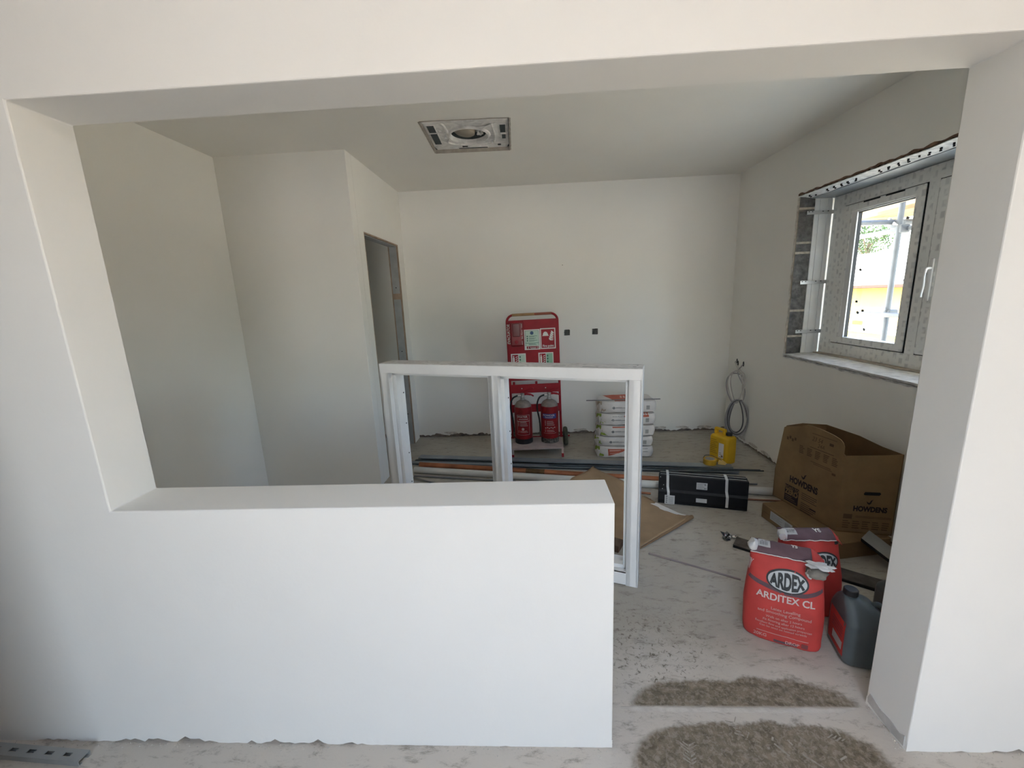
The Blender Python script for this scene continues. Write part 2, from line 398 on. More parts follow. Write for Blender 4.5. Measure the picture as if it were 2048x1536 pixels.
def ell2d(cx, cy, a, b, n=36, rings=4):
    V = [(cx, cy)]; F = []
    for r in range(1, rings + 1):
        for k in range(n):
            t = 2 * math.pi * k / n
            V.append((cx + a * r / rings * math.cos(t), cy + b * r / rings * math.sin(t)))
    for k in range(n): F.append((0, 1 + k, 1 + (k + 1) % n))
    for r in range(1, rings):
        for k in range(n):
            i = 1 + (r - 1) * n; j = 1 + r * n
            F.append((i + k, j + k, j + (k + 1) % n, i + (k + 1) % n))
    return V, F
def print_on(name, pieces, M, m, parent, off=0.0008, bvh=None, cut=0.0, warp=None):
    mb = MB()
    for V, F in pieces:
        if warp: V = [warp(p) for p in V]
        mb.add([(x, y, 0) for x, y in V], F)
    me = bpy.data.meshes.new(name); me.from_pydata(mb.V, [], mb.F)
    bm = bmesh.new(); bm.from_mesh(me)
    if cut:
        bmesh.ops.triangulate(bm, faces=bm.faces[:])
        for _ in range(4):
            e = [x for x in bm.edges if x.calc_length() > cut]
            if not e: break
            bmesh.ops.subdivide_edges(bm, edges=e, cuts=1, use_grid_fill=False)
            bmesh.ops.triangulate(bm, faces=bm.faces[:])
    nrm = (M.to_3x3() @ Vector((0, 0, 1))).normalized()
    for v in bm.verts:
        p = M @ v.co
        if bvh:
            hit = bvh.ray_cast(p + nrm * 0.3, -nrm)
            p = hit[0] if hit[0] is not None else bvh.find_nearest(p)[0]
        v.co = p + nrm * off
    bm.to_mesh(me); bm.free()
    me.materials.append(m)
    o = bpy.data.objects.new(name, me); COL.objects.link(o); o.parent = parent
    if len(pieces) >= 3: o['kind'] = 'stuff'            # print too fine to pick apart
    return o
def frame_m(o, ex, ey):
    ex = Vector(ex).normalized(); ey = Vector(ey).normalized(); ez = ex.cross(ey)
    m = Matrix((ex, ey, ez)).transposed().to_4x4(); m.translation = Vector(o); return m
def bvh_of(mb): return BVHTree.FromPolygons([Vector(v) for v in mb.V], mb.F)
def crumple(cx, cy, cz, rx, ry, rz, amp=0.35, seed=0, sub=2):
    bm = bmesh.new(); bmesh.ops.create_icosphere(bm, subdivisions=sub, radius=1)
    mb = MB(); bm.verts.index_update()
    vs_ = []
    for v in bm.verts:
        n = v.co.normalized(); k = 1 + amp * noise.noise(n * 2.3 + Vector((seed * 3.1, seed, 0))) * 1.6 + amp * 0.6 * noise.noise(n * 6 + Vector((seed, 5, 2)))
        vs_.append((cx + n.x * rx * k, cy + n.y * ry * k, cz + n.z * rz * k))
    mb.add(vs_, [[v.index for v in f.verts] for f in bm.faces]); bm.free(); return mb
# a wall slab on plane axis 'x' or 'y' with rectangular holes; u runs along the wall, v is height
def slab(axis, p0, p1, u0, u1, v0, v1, holes=()):
    us = sorted({u0, u1} | {h[0] for h in holes} | {h[1] for h in holes}); us = [u for u in us if u0 <= u <= u1]
    vs_ = sorted({v0, v1} | {h[2] for h in holes} | {h[3] for h in holes}); vs_ = [v for v in vs_ if v0 <= v <= v1]
    def solid(i, j):
        if i < 0 or j < 0 or i >= len(us) - 1 or j >= len(vs_) - 1: return False
        cu, cv = (us[i] + us[i + 1]) / 2, (vs_[j] + vs_[j + 1]) / 2
        return not any(h[0] < cu < h[1] and h[2] < cv < h[3] for h in holes)
    bm = bmesh.new(); cache = {}
    def vert(i, j, s):
        k = (i, j, s)
        if k not in cache:
            d = (p0, p1)[s]
            cache[k] = bm.verts.new((d, us[i], vs_[j]) if axis == 'x' else (us[i], d, vs_[j]))
        return cache[k]
    for i in range(len(us) - 1):
        for j in range(len(vs_) - 1):
            if not solid(i, j): continue
            for s in (0, 1): bm.faces.new([vert(i, j, s), vert(i + 1, j, s), vert(i + 1, j + 1, s), vert(i, j + 1, s)])
            for (di, dj, a, b) in ((-1, 0, (i, j), (i, j + 1)), (1, 0, (i + 1, j), (i + 1, j + 1)), (0, -1, (i, j), (i + 1, j)), (0, 1, (i, j + 1), (i + 1, j + 1))):
                if not solid(i + di, j + dj):
                    bm.faces.new([vert(*a, 0), vert(*b, 0), vert(*b, 1), vert(*a, 1)])
    bmesh.ops.recalc_face_normals(bm, faces=bm.faces[:])
    bmesh.ops.dissolve_limit(bm, angle_limit=rad(1), verts=bm.verts[:], edges=bm.edges[:])
    me = bpy.data.meshes.new('slab'); bm.to_mesh(me); bm.free(); return me
def ragged(name, a, b, nrm, parent, seed, top=0.034, thick=0.014, amt=0.5, m=None, step=0.018, z0=0.0):
    """hanging broken lower edge of the plaster from point a to b (2-D), facing nrm"""
    a = Vector(a); b = Vector(b); n = Vector(nrm); L_ = (b - a).length; k = max(2, int(L_ / step)); mb = MB()
    lo = []
    for i in range(k + 1):
        t = i / k * L_
        h = noise.noise(Vector((t * 7, seed, 0))) * 0.5 + noise.noise(Vector((t * 31, seed, 3))) * 0.32 + noise.noise(Vector((t * 90, seed, 9))) * 0.2
        lo.append(z0 + min(top - z0 - 0.002, max(0.0, (h - 0.12 + amt * 0.28) * 0.06)))
    v = []; f = []
    for i in range(k + 1):
        p = a.lerp(b, i / k); q = p - n * thick
        w_ = 0.0012 * noise.noise(Vector((i * .9, seed, 7)))
        v += [(p.x, p.y, top), (p.x + n.x * w_, p.y + n.y * w_, lo[i]), (q.x, q.y, lo[i]), (q.x, q.y, top)]
    for i in range(k):
        o = 4 * i
        f += [(o, o + 1, o + 5, o + 4), (o + 1, o + 2, o + 6, o + 5), (o + 2, o + 3, o + 7, o + 6)]
    mb.add(v, f)
    return obj(name, mb, m or WALL, parent)

# ================================================================== THE SETTING
XL, ZS, ZH, XE, XP, TW = -1.371, 0.939, 2.144, 0.263, 1.257, 0.175
XA, YB, XB, YF, XR, ZC = -2.345, 2.142, -1.325, 3.428, 2.177, 2.70

fl = struct(obj('floor', MB().box(-5.0, 2.62, -3.8, 3.53, -0.35, 0.0), FLOOR))
bm_ = MB().box(2.62, 3.3, -3.8, 0.175, -0.35, 0.0)
struct(obj('floor_side', bm_, FLOOR))
ground = struct(obj('ground_outside', MB().box(-40, 60, -40, 60, -0.60, -0.40), CONC))

struct(obj('bounce_slab_outside', MB().box(-9, 9, -16, -3.8, -0.4, -0.08), BOUNCE_GREY))  # unseen grey slab added to cool the light bounced into the near room
# partition with the big opening
wp = struct(obj('wall_partition', slab('y', 0.0, TW, -5.0, 3.3, 0.03, 2.95, [(XL, XP, ZS, ZH), (XE, XP, 0.0, ZS)]), WALL, bevel=0.004))
core = MB().box(-5.0, XE - 0.014, 0.014, TW - 0.014, 0, 0.0305).box(XP + 0.014, 3.3, 0.014, TW - 0.014, 0, 0.0305)
obj('blockwork_core', core, CORE, wp)
ragged('broken_edge', (-5.0, 0.0), (XE, 0.0), (0, -1), wp, 3.3, amt=0.6)
ragged('broken_edge', (XE, 0.0), (XE, TW), (1, 0), wp, 5.1, amt=0.2)
ragged('broken_edge', (XP, TW), (XP, 0.0), (-1, 0), wp, 8.4, amt=0.55)
ragged('broken_edge', (XP, 0.0), (3.3, 0.0), (0, -1), wp, 9.7, amt=0.5)
# cracked filler patch on the pillar foot
pts = [(0.168, 0.034), (0.160, 0.060), (0.135, 0.052), (0.105, 0.043), (0.070, 0.047), (0.030, 0.040), (0.012, 0.050), (0.010, 0.010), (0.060, 0.006), (0.120, 0.010), (0.165, 0.016)]
fp = MB().prism(pts, 0, 0.0025, Matrix(((0, 0, -1, XP), (1, 0, 0, 0), (0, 1, 0, 0), (0, 0, 0, 1))))
obj('filler_patch', fp, mk('grey_filler', (0.52, 0.50, 0.47), 0.9, var=0.12, scale=20, bump=0.3), wp)

struct(obj('wall_left', slab('x', XA - 0.1, XA, TW, 3.53, 0.0, 2.95), WALL))
wc1 = struct(obj('wall_closet_front', slab('y', YB, YB + 0.1, XA, XB, 0.0, 2.95), WALL, bevel=0.003))
wc2 = struct(obj('wall_closet_side', slab('x', XB - 0.1, XB, YB + 0.1, YF, 0.0, 2.95, [(2.349, 3.243, -1, 2.15)]), WALL))
HOL = [(0.383, 0.452, 1.137, 1.206), (0.690, 0.757, 1.138, 1.206)]
wf = struct(obj('wall_far', slab('y', YF, YF + 0.1, -2.445, 2.62, 0.05, 2.95, HOL), WALL))
obj('blockwork_core', MB().box(-2.445, 2.62, YF + 0.018, YF + 0.1, 0, 0.0505), CORE, wf)
ragged('broken_edge', (XB, YF), (XR, YF), (0, -1), wf, 14.2, top=0.052, amt=2.2, step=0.022)
for h in HOL:
    c = ((h[0] + h[1]) / 2, (h[2] + h[3]) / 2)
    b = MB().box(h[0] - 0.01, h[1] + 0.01, YF + 0.022, YF + 0.05, h[2] - 0.01, h[3] + 0.01)
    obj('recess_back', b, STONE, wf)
    # chipped plaster round the hole
    n = 26; v = []; f = []
    for k in range(n):
        a = 2 * math.pi * k / n
        sq = 0.0345 / max(abs(math.cos(a)), abs(math.sin(a)))
        ri = sq * (0.86 + 0.14 * random.random()); ro = sq + 0.004
        for r_ in (ri, ro): v.append((c[0] + r_ * math.cos(a), YF - 0.0012, c[1] + r_ * math.sin(a)))
    f = [(2 * k, 2 * k + 1, 2 * ((k + 1) % n) + 1, 2 * ((k + 1) % n)) for k in range(n)]
    obj('chipped_rim', MB().add(v, f), WALL, wf, solid=0.002)
obj('wall_plug', MB().lathe([(0.004, -0.002), (0.0045, 0.0), (0.002, 0.002)], 10, T(0.378, YF - 0.001, 1.89) @ RX(rad(90))), CORE, wf)

wr = struct(obj('wall_right', slab('x', XR, 2.62, TW, 3.53, 0.05, 2.95, [(0.42, 2.445, 0.985, 2.275)]), WALL))
obj('blockwork_core', MB().box(XR + 0.018, 2.62, TW, 3.53, 0, 0.0505), CORE, wr)
ragged('broken_edge', (XR, 3.42), (XR, 0.2), (-1, 0), wr, 21.3, top=0.052, amt=2.0, step=0.022)
# loosened plaster scabs along the foot of the right and far walls
for (x, y, ax, s) in ((2.176, 3.02, 'x', 1), (2.176, 2.80, 'x', 2), (2.176, 2.58, 'x', 3), (1.45, 3.427, 'y', 4), (1.72, 3.427, 'y', 5), (1.95, 3.427, 'y', 6), (0.55, 3.427, 'y', 7), (-0.95, 3.427, 'y', 8)):
    pl = []
    for k in range(12):
        a = 2 * math.pi * k / 12; r_ = 0.75 + 0.45 * nz((math.cos(a) * 2, math.sin(a) * 2, s * 3.3))
        pl.append((0.10 * r_ * math.cos(a), 0.050 + 0.020 * r_ * math.sin(a)))
    Mx = Matrix(((0, 0, -1, x), (1, 0, 0, y), (0, 1, 0, 0), (0, 0, 0, 1))) if ax == 'x' else Matrix(((1, 0, 0, x), (0, 0, -1, y), (0, 1, 0, 0), (0, 0, 0, 1)))
    obj('loose_plaster', MB().prism(pl, 0, 0.004, Mx), RAGGED, wr if ax == 'x' else wf)
# exposed blocks of the window reveal
zb = [2.262, 2.180, 2.162, 1.919, 1.902, 1.842, 1.824, 1.380, 1.362, 1.168, 1.150, 1.002]
for k in range(0, 12, 2):
    z1, z0 = zb[k], zb[k + 1]
    mb = MB(); nu, nv = 4, 6
    def fn(u, v, z0=z0, z1=z1, k=k):
        x = 2.183 + u * 0.115; z = z0 + v * (z1 - z0)
        e = 0.004 * (1 if 0 < u < 1 and 0 < v < 1 else 0)
        return (x + 0.004 * nz((x * 30, z * 30, k)) * (u < 0.01), 2.424 - e + 0.005 * nz((x * 22, z * 22, k)), z)
    mb.grid(fn, nu, nv)
    mb.box(2.183, 2.298, 2.426, 2.444, z0, z1)
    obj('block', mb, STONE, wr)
obj('mortar_joint', MB().box(2.181, 2.299, 2.4265, 2.4435, 0.99, 2.27), MORTAR, wr)
# broken plaster lip round the opening
def lip(p, q, nrm, seed, wid=0.018):
    p = Vector(p); q = Vector(q); n = Vector(nrm); L_ = (q - p).length; k = int(L_ / 0.02); mb = MB(); v = []; f = []
    for i in range(k + 1):
        c = p.lerp(q, i / k); d1 = 0.010 * nz((i * .5, seed, 0)) + 0.004 * random.random(); d2 = wid * (0.55 + 0.7 * nz((i * .35, seed, 5)))
        a = c - n * d1; b = c + n * max(0.004, d2)
        for xx in (XR - 0.0025, XR + 0.012): v += [(xx, a.y, a.z), (xx, b.y, b.z)]
    for i in range(k):
        o = 4 * i; f += [(o, o + 1, o + 5, o + 4), (o + 2, o + 6, o + 7, o + 3), (o, o + 4, o + 6, o + 2), (o + 1, o + 3, o + 7, o + 5)]
    return mb.add(v, f)
obj('broken_edge', lip((0, 2.438, 0.99), (0, 2.438, 2.27), (0, 1, 0), 2.0, 0.014), RAGGED, wr)
obj('broken_edge', lip((0, 2.44, 2.272), (0, 0.42, 2.272), (0, 0, 1), 4.0, 0.018), mk('brown_scrim', (0.16, 0.095, 0.065), 0.95, var=0.5, scale=26, bump=0.5), wr)
obj('broken_edge', lip((0, 0.42, 0.990), (0, 2.45, 0.990), (0, 0, -1), 6.0, 0.016), mk('pale_scrim', (0.55, 0.54, 0.53), 0.95, var=0.25, scale=26, bump=0.4), wr)
# underside of the window head: perforated bead and steel lintel
mb = MB()
def fn(u, v): return (2.172 + u * 0.098, 0.42 + v * 2.025, 2.262 - 0.012 * u + 0.005 * nz((u * 3, v * 14, 0)))
mb.grid(fn, 3, 90)
obj('angle_bead', mb, mk('plastered_bead', (0.74, 0.74, 0.73), 0.8, var=0.25, scale=30, bump=0.6), wr, solid=0.004)
mb = MB()
for k in range(58):
    yy = 0.50 + k * 0.033 + random.uniform(-.006, .006); xx = (2.208, 2.236)[k % 2]
    if random.random() < 0.25: continue
    mb.rbox(xx - 0.0035, xx + 0.0035, yy, yy + random.uniform(.008, .016), 2.245, 2.2585, 0.001, 1)
obj('bead_slots', mb, BLACKEDGE, wr)['kind'] = 'stuff'
obj('steel_lintel', MB().box(2.265, 2.60, 0.42, 2.445, 2.243, 2.275), LINTEL, wr)
# sill bed
mb = MB()
def fn(u, v): return (2.170 + u * 0.275, 0.42 + v * 2.025, 1.004 + 0.010 * u + 0.004 * nz((u * 6, v * 20, 4)))
mb.grid(fn, 8, 70)
obj('mortar_sill', mb, mk('sill_mortar', (0.55, 0.54, 0.52), 0.9, var=0.2, scale=22, bump=0.5), wr, solid=0.012)
obj('sill_batten', MB().rbox(2.385, 2.438, 0.42, 2.40, 1.012, 1.026, 0.003), BATTEN, wr)

# the near room behind the camera, glazed doors standing open at its rear
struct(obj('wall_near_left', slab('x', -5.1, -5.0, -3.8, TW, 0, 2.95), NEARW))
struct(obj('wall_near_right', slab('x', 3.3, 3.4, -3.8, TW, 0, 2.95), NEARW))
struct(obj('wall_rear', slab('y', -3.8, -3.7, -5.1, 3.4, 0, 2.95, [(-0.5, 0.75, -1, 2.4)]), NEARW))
struct(obj('wall_added_shading', slab('x', -1.45, -1.35, -3.7, -0.90, 0, 2.75), NEARW))  # unseen wall added to shade the left part of the partition
LIGHT_HOLE = (-0.5, 0.7, -2.3, -1.4)                  # unseen ceiling opening, added to light the half wall and its sill
def holed(x0, x1, y0, y1, z0, z1, h): return MB().box(x0, h[0], y0, y1, z0, z1).box(h[1], x1, y0, y1, z0, z1).box(h[0], h[1], y0, h[2], z0, z1).box(h[0], h[1], h[3], y1, z0, z1)
struct(obj('ceiling_near', holed(-5.1, 3.4, -3.8, 0.01, 2.70, 2.95, LIGHT_HOLE), CEIL))
struct(obj('roof', holed(-5.3, 3.5, -3.9, 3.7, 2.95, 3.1, LIGHT_HOLE), CEIL))

# inner ceiling with the square cut-out for the cassette
CC = Vector((-0.378, 2.048)); CR = rad(2.0); HX, HY = 0.290, 0.297
def cq(x, y): return (CC.x + x * math.cos(CR) - y * math.sin(CR), CC.y + x * math.sin(CR) + y * math.cos(CR))
o4 = [(XA - 0.05, TW - 0.02), (2.3, TW - 0.02), (2.3, YF + 0.05), (XA - 0.05, YF + 0.05)]
i4 = [cq(-HX, -HY), cq(HX, -HY), cq(HX, HY), cq(-HX, HY)]
mb = MB()
v = [(x, y, z) for z in (ZC, ZC + 0.026) for q in (o4, i4) for x, y in q]
f = []
for s in (0, 8):
    for k in range(4): f.append((s + k, s + (k + 1) % 4, s + 4 + (k + 1) % 4, s + 4 + k))
for k in range(4):
    f.append((k, (k + 1) % 4, 8 + (k + 1) % 4, 8 + k)); f.append((4 + k, 4 + (k + 1) % 4, 12 + (k + 1) % 4, 12 + k))
ce = struct(obj('ceiling', mb.add(v, f), CEIL))
mb = MB()
for k in range(4):
    a, b = Vector(i4[k]), Vector(i4[(k + 1) % 4]); d = (b - a).normalized(); n_ = Vector((d.y, -d.x))
    m_ = int((b - a).length / 0.02); vv = []; ff = []
    for i in range(m_ + 1):
        p = a.lerp(b, i / m_) - n_ * (0.003 + 0.004 * max(0, nz((i * .6, k * 5, 1)))); q = p + n_ * 0.012
        vv += [(p.x, p.y, ZC - 0.0015), (p.x, p.y, ZC + 0.045), (q.x, q.y, ZC - 0.0015)]
    for i in range(m_): ff += [(3 * i, 3 * i + 3, 3 * i + 4, 3 * i + 1), (3 * i, 3 * i + 2, 3 * i + 5, 3 * i + 3)]
    mb.add(vv, ff)
obj('cut_edge', mb, mk('grey_cut_board', (0.40, 0.36, 0.31), 0.9, var=0.2, scale=20, bump=0.3), ce)

# door opening into the store
dr = bpy.data.objects.new('door_1', None); COL.objects.link(dr); dr.location = (XB, 2.796, 0); dr['kind'] = 'structure'
dy0, dy1 = 2.349 - 2.796, 3.243 - 2.796
obj('jamb', MB().box(-0.086, -0.014, dy1 - 0.022, dy1 - 0.001, 0, 2.128), STUD, dr)
obj('jamb', MB().box(-0.086, -0.014, dy0 + 0.001, dy0 + 0.022, 0, 2.128), STUD, dr)
obj('head', MB().box(-0.086, -0.014, dy0 + 0.001, dy1 - 0.001, 2.128, 2.149), STUD, dr)
for a, b in ((-0.0140, 0.001), (-0.101, -0.0860)):
    obj('board_edge', MB().box(a, b, dy1 - 0.014, dy1 - 0.0008, 0, 2.136), BOARD, dr)
    obj('board_edge', MB().box(a, b, dy0 + 0.0008, dy0 + 0.008, 0, 2.136), BOARD, dr)
    obj('board_edge', MB().box(a, b, dy0 + 0.0008, dy1 - 0.0008, 2.136, 2.1492), BOARD, dr)
for z in (0.35, 1.05, 1.72):
    obj('screw', MB().lathe([(0.005, 0), (0.006, 0.002), (0.002, 0.003)], 8, T(-0.05, dy1 - 0.022, z) @ RX(rad(90))), BLACK, dr)
obj('stud_joint', MB().box(-0.088, -0.012, dy1 - 0.024, dy1 - 0.021, 1.60, 1.66), BOARD, dr)

# ------------------------------------------------------------------ the window
WX = 2.44
win = bpy.data.objects.new('window_1', None); COL.objects.link(win); win.location = (WX, 1.6, 1.0); win['kind'] = 'structure'
def wbox(mb, y0, y1, z0, z1, x0=0.0, x1=0.07, r=0.006): return mb.rbox(x0, x1, y0 - 1.6, y1 - 1.6, z0 - 1.0, z1 - 1.0, r, 2)
obj('frame_head', wbox(MB(), 0.42, 2.42, 2.152, 2.242), FILM, win, True)
obj('frame_foot', wbox(MB(), 0.42, 2.42, 1.014, 1.116), FILM, win, True)
obj('frame_jamb', wbox(MB(), 2.278, 2.42, 1.10, 2.17, 0.0012, 0.069), FILM, win, True)
obj('mullion', wbox(MB(), 1.535, 1.612, 1.10, 2.17, 0.0012, 0.069), FILM, win, True)
def sash(y0, y1, z0, z1, nm):
    s = obj(nm, wbox(wbox(wbox(wbox(MB(), y0, y1, z1 - 0.052, z1, -0.012, 0.05), y0, y1, z0, z0 + 0.05, -0.012, 0.05),
                     y0, y0 + 0.06, z0 + 0.02, z1 - 0.02, -0.0108, 0.049), y1 - 0.075, y1, z0 + 0.02, z1 - 0.02, -0.0108, 0.049), FILM, win, True)
    return s
mbg = MB()
for (a, b, c_, d_) in ((2.2735, 2.2795, 1.116, 2.153), (1.6115, 1.6185, 1.116, 2.153), (1.5265, 1.5355, 1.116, 2.153), (1.612, 2.279, 2.1475, 2.1525), (1.612, 2.279, 1.1155, 1.1215), (0.44, 1.535, 2.1475, 2.1525), (0.44, 1.535, 1.1155, 1.1215)):
    mbg.box(-0.0012, 0.02, a - 1.6, b - 1.6, c_ - 1.0, d_ - 1.0)
obj('sash_gap', mbg, BLACK, win)
s1 = sash(1.618, 2.274, 1.121, 2.148, 'sash')
mb = MB()
for (a, b, c, d) in ((1.628, 2.196, 2.084, 2.098), (1.628, 2.196, 1.156, 1.170)): wbox(mb, a, b, c, d, -0.004, 0.03, 0.003)
for (a, b) in ((1.626, 1.640), (2.150, 2.202)): wbox(mb, a, b, 1.160, 2.094, -0.006 if b > 2 else -0.004, 0.03, 0.003)
obj('glazing_bead', mb, WHITE_PL, s1, True)
obj('gasket', wbox(wbox(MB(), 2.1485, 2.155, 1.165, 2.09, 0.004, 0.03, 0.001), 1.63, 2.155, 2.078, 2.0845, 0.004, 0.03, 0.001), BLACK, s1)
pane = obj('pane', wbox(MB(), 1.60, 2.17, 1.14, 2.11, 0.022, 0.027, 0.001), GLASS, win)
s2 = sash(0.44, 1.527, 1.121, 2.148, 'sash')
obj('pane', wbox(MB(), 0.47, 1.47, 1.15, 2.11, 0.022, 0.027, 0.001), GLASS, win)
for (a, b) in ((1.950, 2.095), (1.758, 1.905)):
    obj('vent_slot', wbox(MB(), a, b, 2.137, 2.1465, -0.0135, 0.0, 0.002), BLACK, s1)
# black separator pads stuck to the glass
for (y, z, a) in ((2.085, 1.67, .5), (1.745, 1.97, .4), (1.655, 1.70, .6), (2.085, 1.44, .2), (2.06, 1.36, .5), (2.015, 1.375, .1), (1.98, 1.24, .8), (1.68, 1.50, .6), (1.70, 1.58, 0)):
    obj('glazing_pad', MB().rbox(-0.003, 0.003, -0.011, 0.011, -0.008, 0.008, 0.001, 1, T(0.018, y - 1.6, z - 1.0) @ RX(a)), GREY_PRINT, pane)
# paper sticker, thin enough to let daylight through
STICK = mk('grey_sticker', (0.55, 0.56, 0.55), 0.8, var=0.1, scale=60); STICK.node_tree.nodes['Principled BSDF'].inputs['Alpha'].default_value = 0.55
obj('sticker', MB().box(0.0195, 0.0215, 2.005 - 1.6, 2.105 - 1.6, 0.232, 0.300), STICK, pane)
# handle on the second sash
hd = obj('handle', MB().rbox(-0.021, -0.010, 1.478 - 1.6, 1.502 - 1.6, 0.452, 0.70, 0.005, 3), WHITE_PL, s2, True)
hp = bez([(-0.02, 1.490 - 1.6, 0.645), (-0.045, 1.490 - 1.6, 0.640), (-0.050, 1.491 - 1.6, 0.60), (-0.046, 1.492 - 1.6, 0.54), (-0.052, 1.493 - 1.6, 0.49), (-0.050, 1.493 - 1.6, 0.475)], 6)
obj('lever', MB().tube(hp, [0.008] * 10 + [0.0065] * 21, 10), WHITE_PL, s2, True)
# tan lump standing in for an unidentified shape at the glass edge
mbf = crumple(0.056, 1.646 - 1.6, 0.545, 0.022, 0.034, 0.075, 0.15, 4)
obj('tan_lump', mbf, TAN, win, True)
# insulated cavity closer and fixing straps on the far reveal
cl = MB().rbox(-0.140, -0.004, 2.4225 - 1.6, 2.444 - 1.6, 0.004, 1.243, 0.003, 1)
cl.box(-0.105, -0.092, 2.418 - 1.6, 2.43 - 1.6, 0.012, 1.235)
cl.box(-0.042, -0.030, 2.418 - 1.6, 2.43 - 1.6, 0.012, 1.235)
obj('cavity_closer', cl, REVEAL_WHITE, win)
for z in (1.135, 0.597, 0.197):
    st = MB().rbox(-0.205, 0.005, 2.4075 - 1.6, 2.4105 - 1.6, z - 0.014, z + 0.014, 0.001, 1)
    st.box(-0.205, 0.0, 2.4060 - 1.6, 2.4075 - 1.6, z - 0.003, z + 0.003)
    so = obj('fixing_strap', st, STRAPM, win)
    obj('strap_holes', MB().box(-0.196, -0.186, 2.4055 - 1.6, 2.4074 - 1.6, z + 0.004, z + 0.010).box(-0.17, -0.16, 2.4055 - 1.6, 2.4074 - 1.6, z + 0.004, z + 0.010).box(-0.09, -0.08, 2.4055 - 1.6, 2.4074 - 1.6, z + 0.004, z + 0.010).box(-0.05, -0.04, 2.4055 - 1.6, 2.4074 - 1.6, z + 0.004, z + 0.010), BLACK, so)

# ------------------------------------------------------------------ outside the window
nb = thing('neighbour_building', 'pale low building with white roof and brown gutter beyond the window', 'building', (14, 17, -0.4))
obj('wall', MB().box(0, 9, -14, 14, 0, 1.85), YWALL, nb)
obj('roof', MB().add([(-0.35, -14.4, 1.86), (-0.35, 14.4, 1.86), (4.5, 14.4, 3.55), (4.5, -14.4, 3.55), (9.35, 14.4, 1.86), (9.35, -14.4, 1.86)],
                     [(0, 3, 2, 1), (3, 5, 4, 2), (0, 1, 4, 5), (0, 5, 3), (1, 2, 4)]), RENDERW, nb)
obj('gutter', MB().rbox(-0.50, -0.34, -14.4, 14.4, 1.77, 1.90, 0.02, 2), GUTTER, nb)
obj('plinth', MB().box(-0.03, 0.0, -14, 14, 0, 0.25), CONC, nb)
tag(obj('grass_verge', MB().box(11.2, 13.4, 4, 32, -0.4, -0.36), GRASS), 'strip of yellow-green grass before the pale building', 'grass')['kind'] = 'stuff'
tr = thing('garden_tree', 'leafy green tree above the white roof in the window view', 'tree', (26.0, 33.4, -0.4))
obj('trunk', MB().tube(bez([(0, 0, 0), (0.1, 0.05, 1.5), (0.0, 0.0, 3.2), (0.1, -.1, 5.0)], 5), [0.2] * 5 + [0.15] * 5 + [0.1] * 6, 9), BARK, tr, True)
mb = MB(); rnd = random.Random(4)
for k in range(1500):
    a = rnd.random() * 6.283; u = rnd.uniform(-1, 1); r_ = rnd.random() ** 0.4
    s_ = math.sqrt(1 - u * u)
    c = Vector((1.7 * r_ * s_ * math.cos(a), 2.1 * r_ * s_ * math.sin(a), 5.5 + 1.5 * r_ * u))
    d1 = Vector((rnd.uniform(-1, 1), rnd.uniform(-1, 1), rnd.uniform(-1, 1))).normalized() * 0.13
    d2 = d1.cross(Vector((rnd.uniform(-1, 1), rnd.uniform(-1, 1), 1))).normalized() * 0.06
    mb.add([c - d1, c + d2, c + d1, c - d2], [(0, 1, 2, 3)])
obj('foliage', mb, LEAF, tr)['kind'] = 'stuff'
for k in range(4):
    a = k * 1.7 + .4; obj('branch', MB().tube(bez([(0.05, 0, 3.6 + .3 * k), (0.5 * math.cos(a), .5 * math.sin(a), 4.5 + .2 * k), (1.2 * math.cos(a), 1.3 * math.sin(a), 5.4)], 4), [0.07] * 4 + [0.05] * 4 + [0.02], 6), BARK, tr)

sf = thing('scaffold', 'grey tube scaffold with timber boards just outside the window', 'scaffold', (3.6, 3.2, -0.4))
def stube(nm, a, b, r_=0.0242): return obj(nm, MB().tube([a, b], r_, 12), SCAF, sf, True)
stube('upright', (0, 0.0, 0.0), (0, 0.0, 5.2)); stube('upright', (0, -2.1, 0), (0, -2.1, 5.2)); stube('upright', (0, 2.1, 0), (0, 2.1, 5.2))
stube('ledger', (-0.05, -2.5, 1.665), (-0.05, 0.30, 1.655)); stube('ledger', (0.06, -2.5, 2.47), (0.06, 2.5, 2.47))
stube('transom', (-0.75, 0.06, 2.56), (0.9, 0.06, 2.52)); stube('transom', (-0.75, 0.52, 2.63), (0.75, 0.52, 2.60)); stube('transom', (-0.75, -1.4, 2.63), (0.75, -1.4, 2.60))
for (x, y, z) in ((0.03, 0.0, 1.665), (0.03, 0.0, 2.47), (0.03, 0.06, 2.52)):
    cpl = obj('coupler', MB().rbox(-0.045, 0.045, -0.04, 0.04, -0.04, 0.04, 0.012, 2, T(x, y, z)), SCAF, sf, True)
    obj('bolt', MB().lathe([(0.009, 0), (0.009, 0.06), (0.014, 0.06), (0.014, 0.075), (0.004, 0.078)], 8, T(x - 0.02, y, z + 0.03) @ RY(rad(-70))), STEEL, cpl)
for k in range(2):
    x0 = -0.20 + k * 0.235
    obj('board', MB().rbox(x0 + 0.30, x0 + 0.525, -2.6, 2.6, 2.66, 2.70, 0.004, 1), PLANK, sf)
obj('toe_board', MB().rbox(0.50, 0.54, -2.6, 2.6, 2.68, 2.86, 0.004, 1), PLANK, sf)

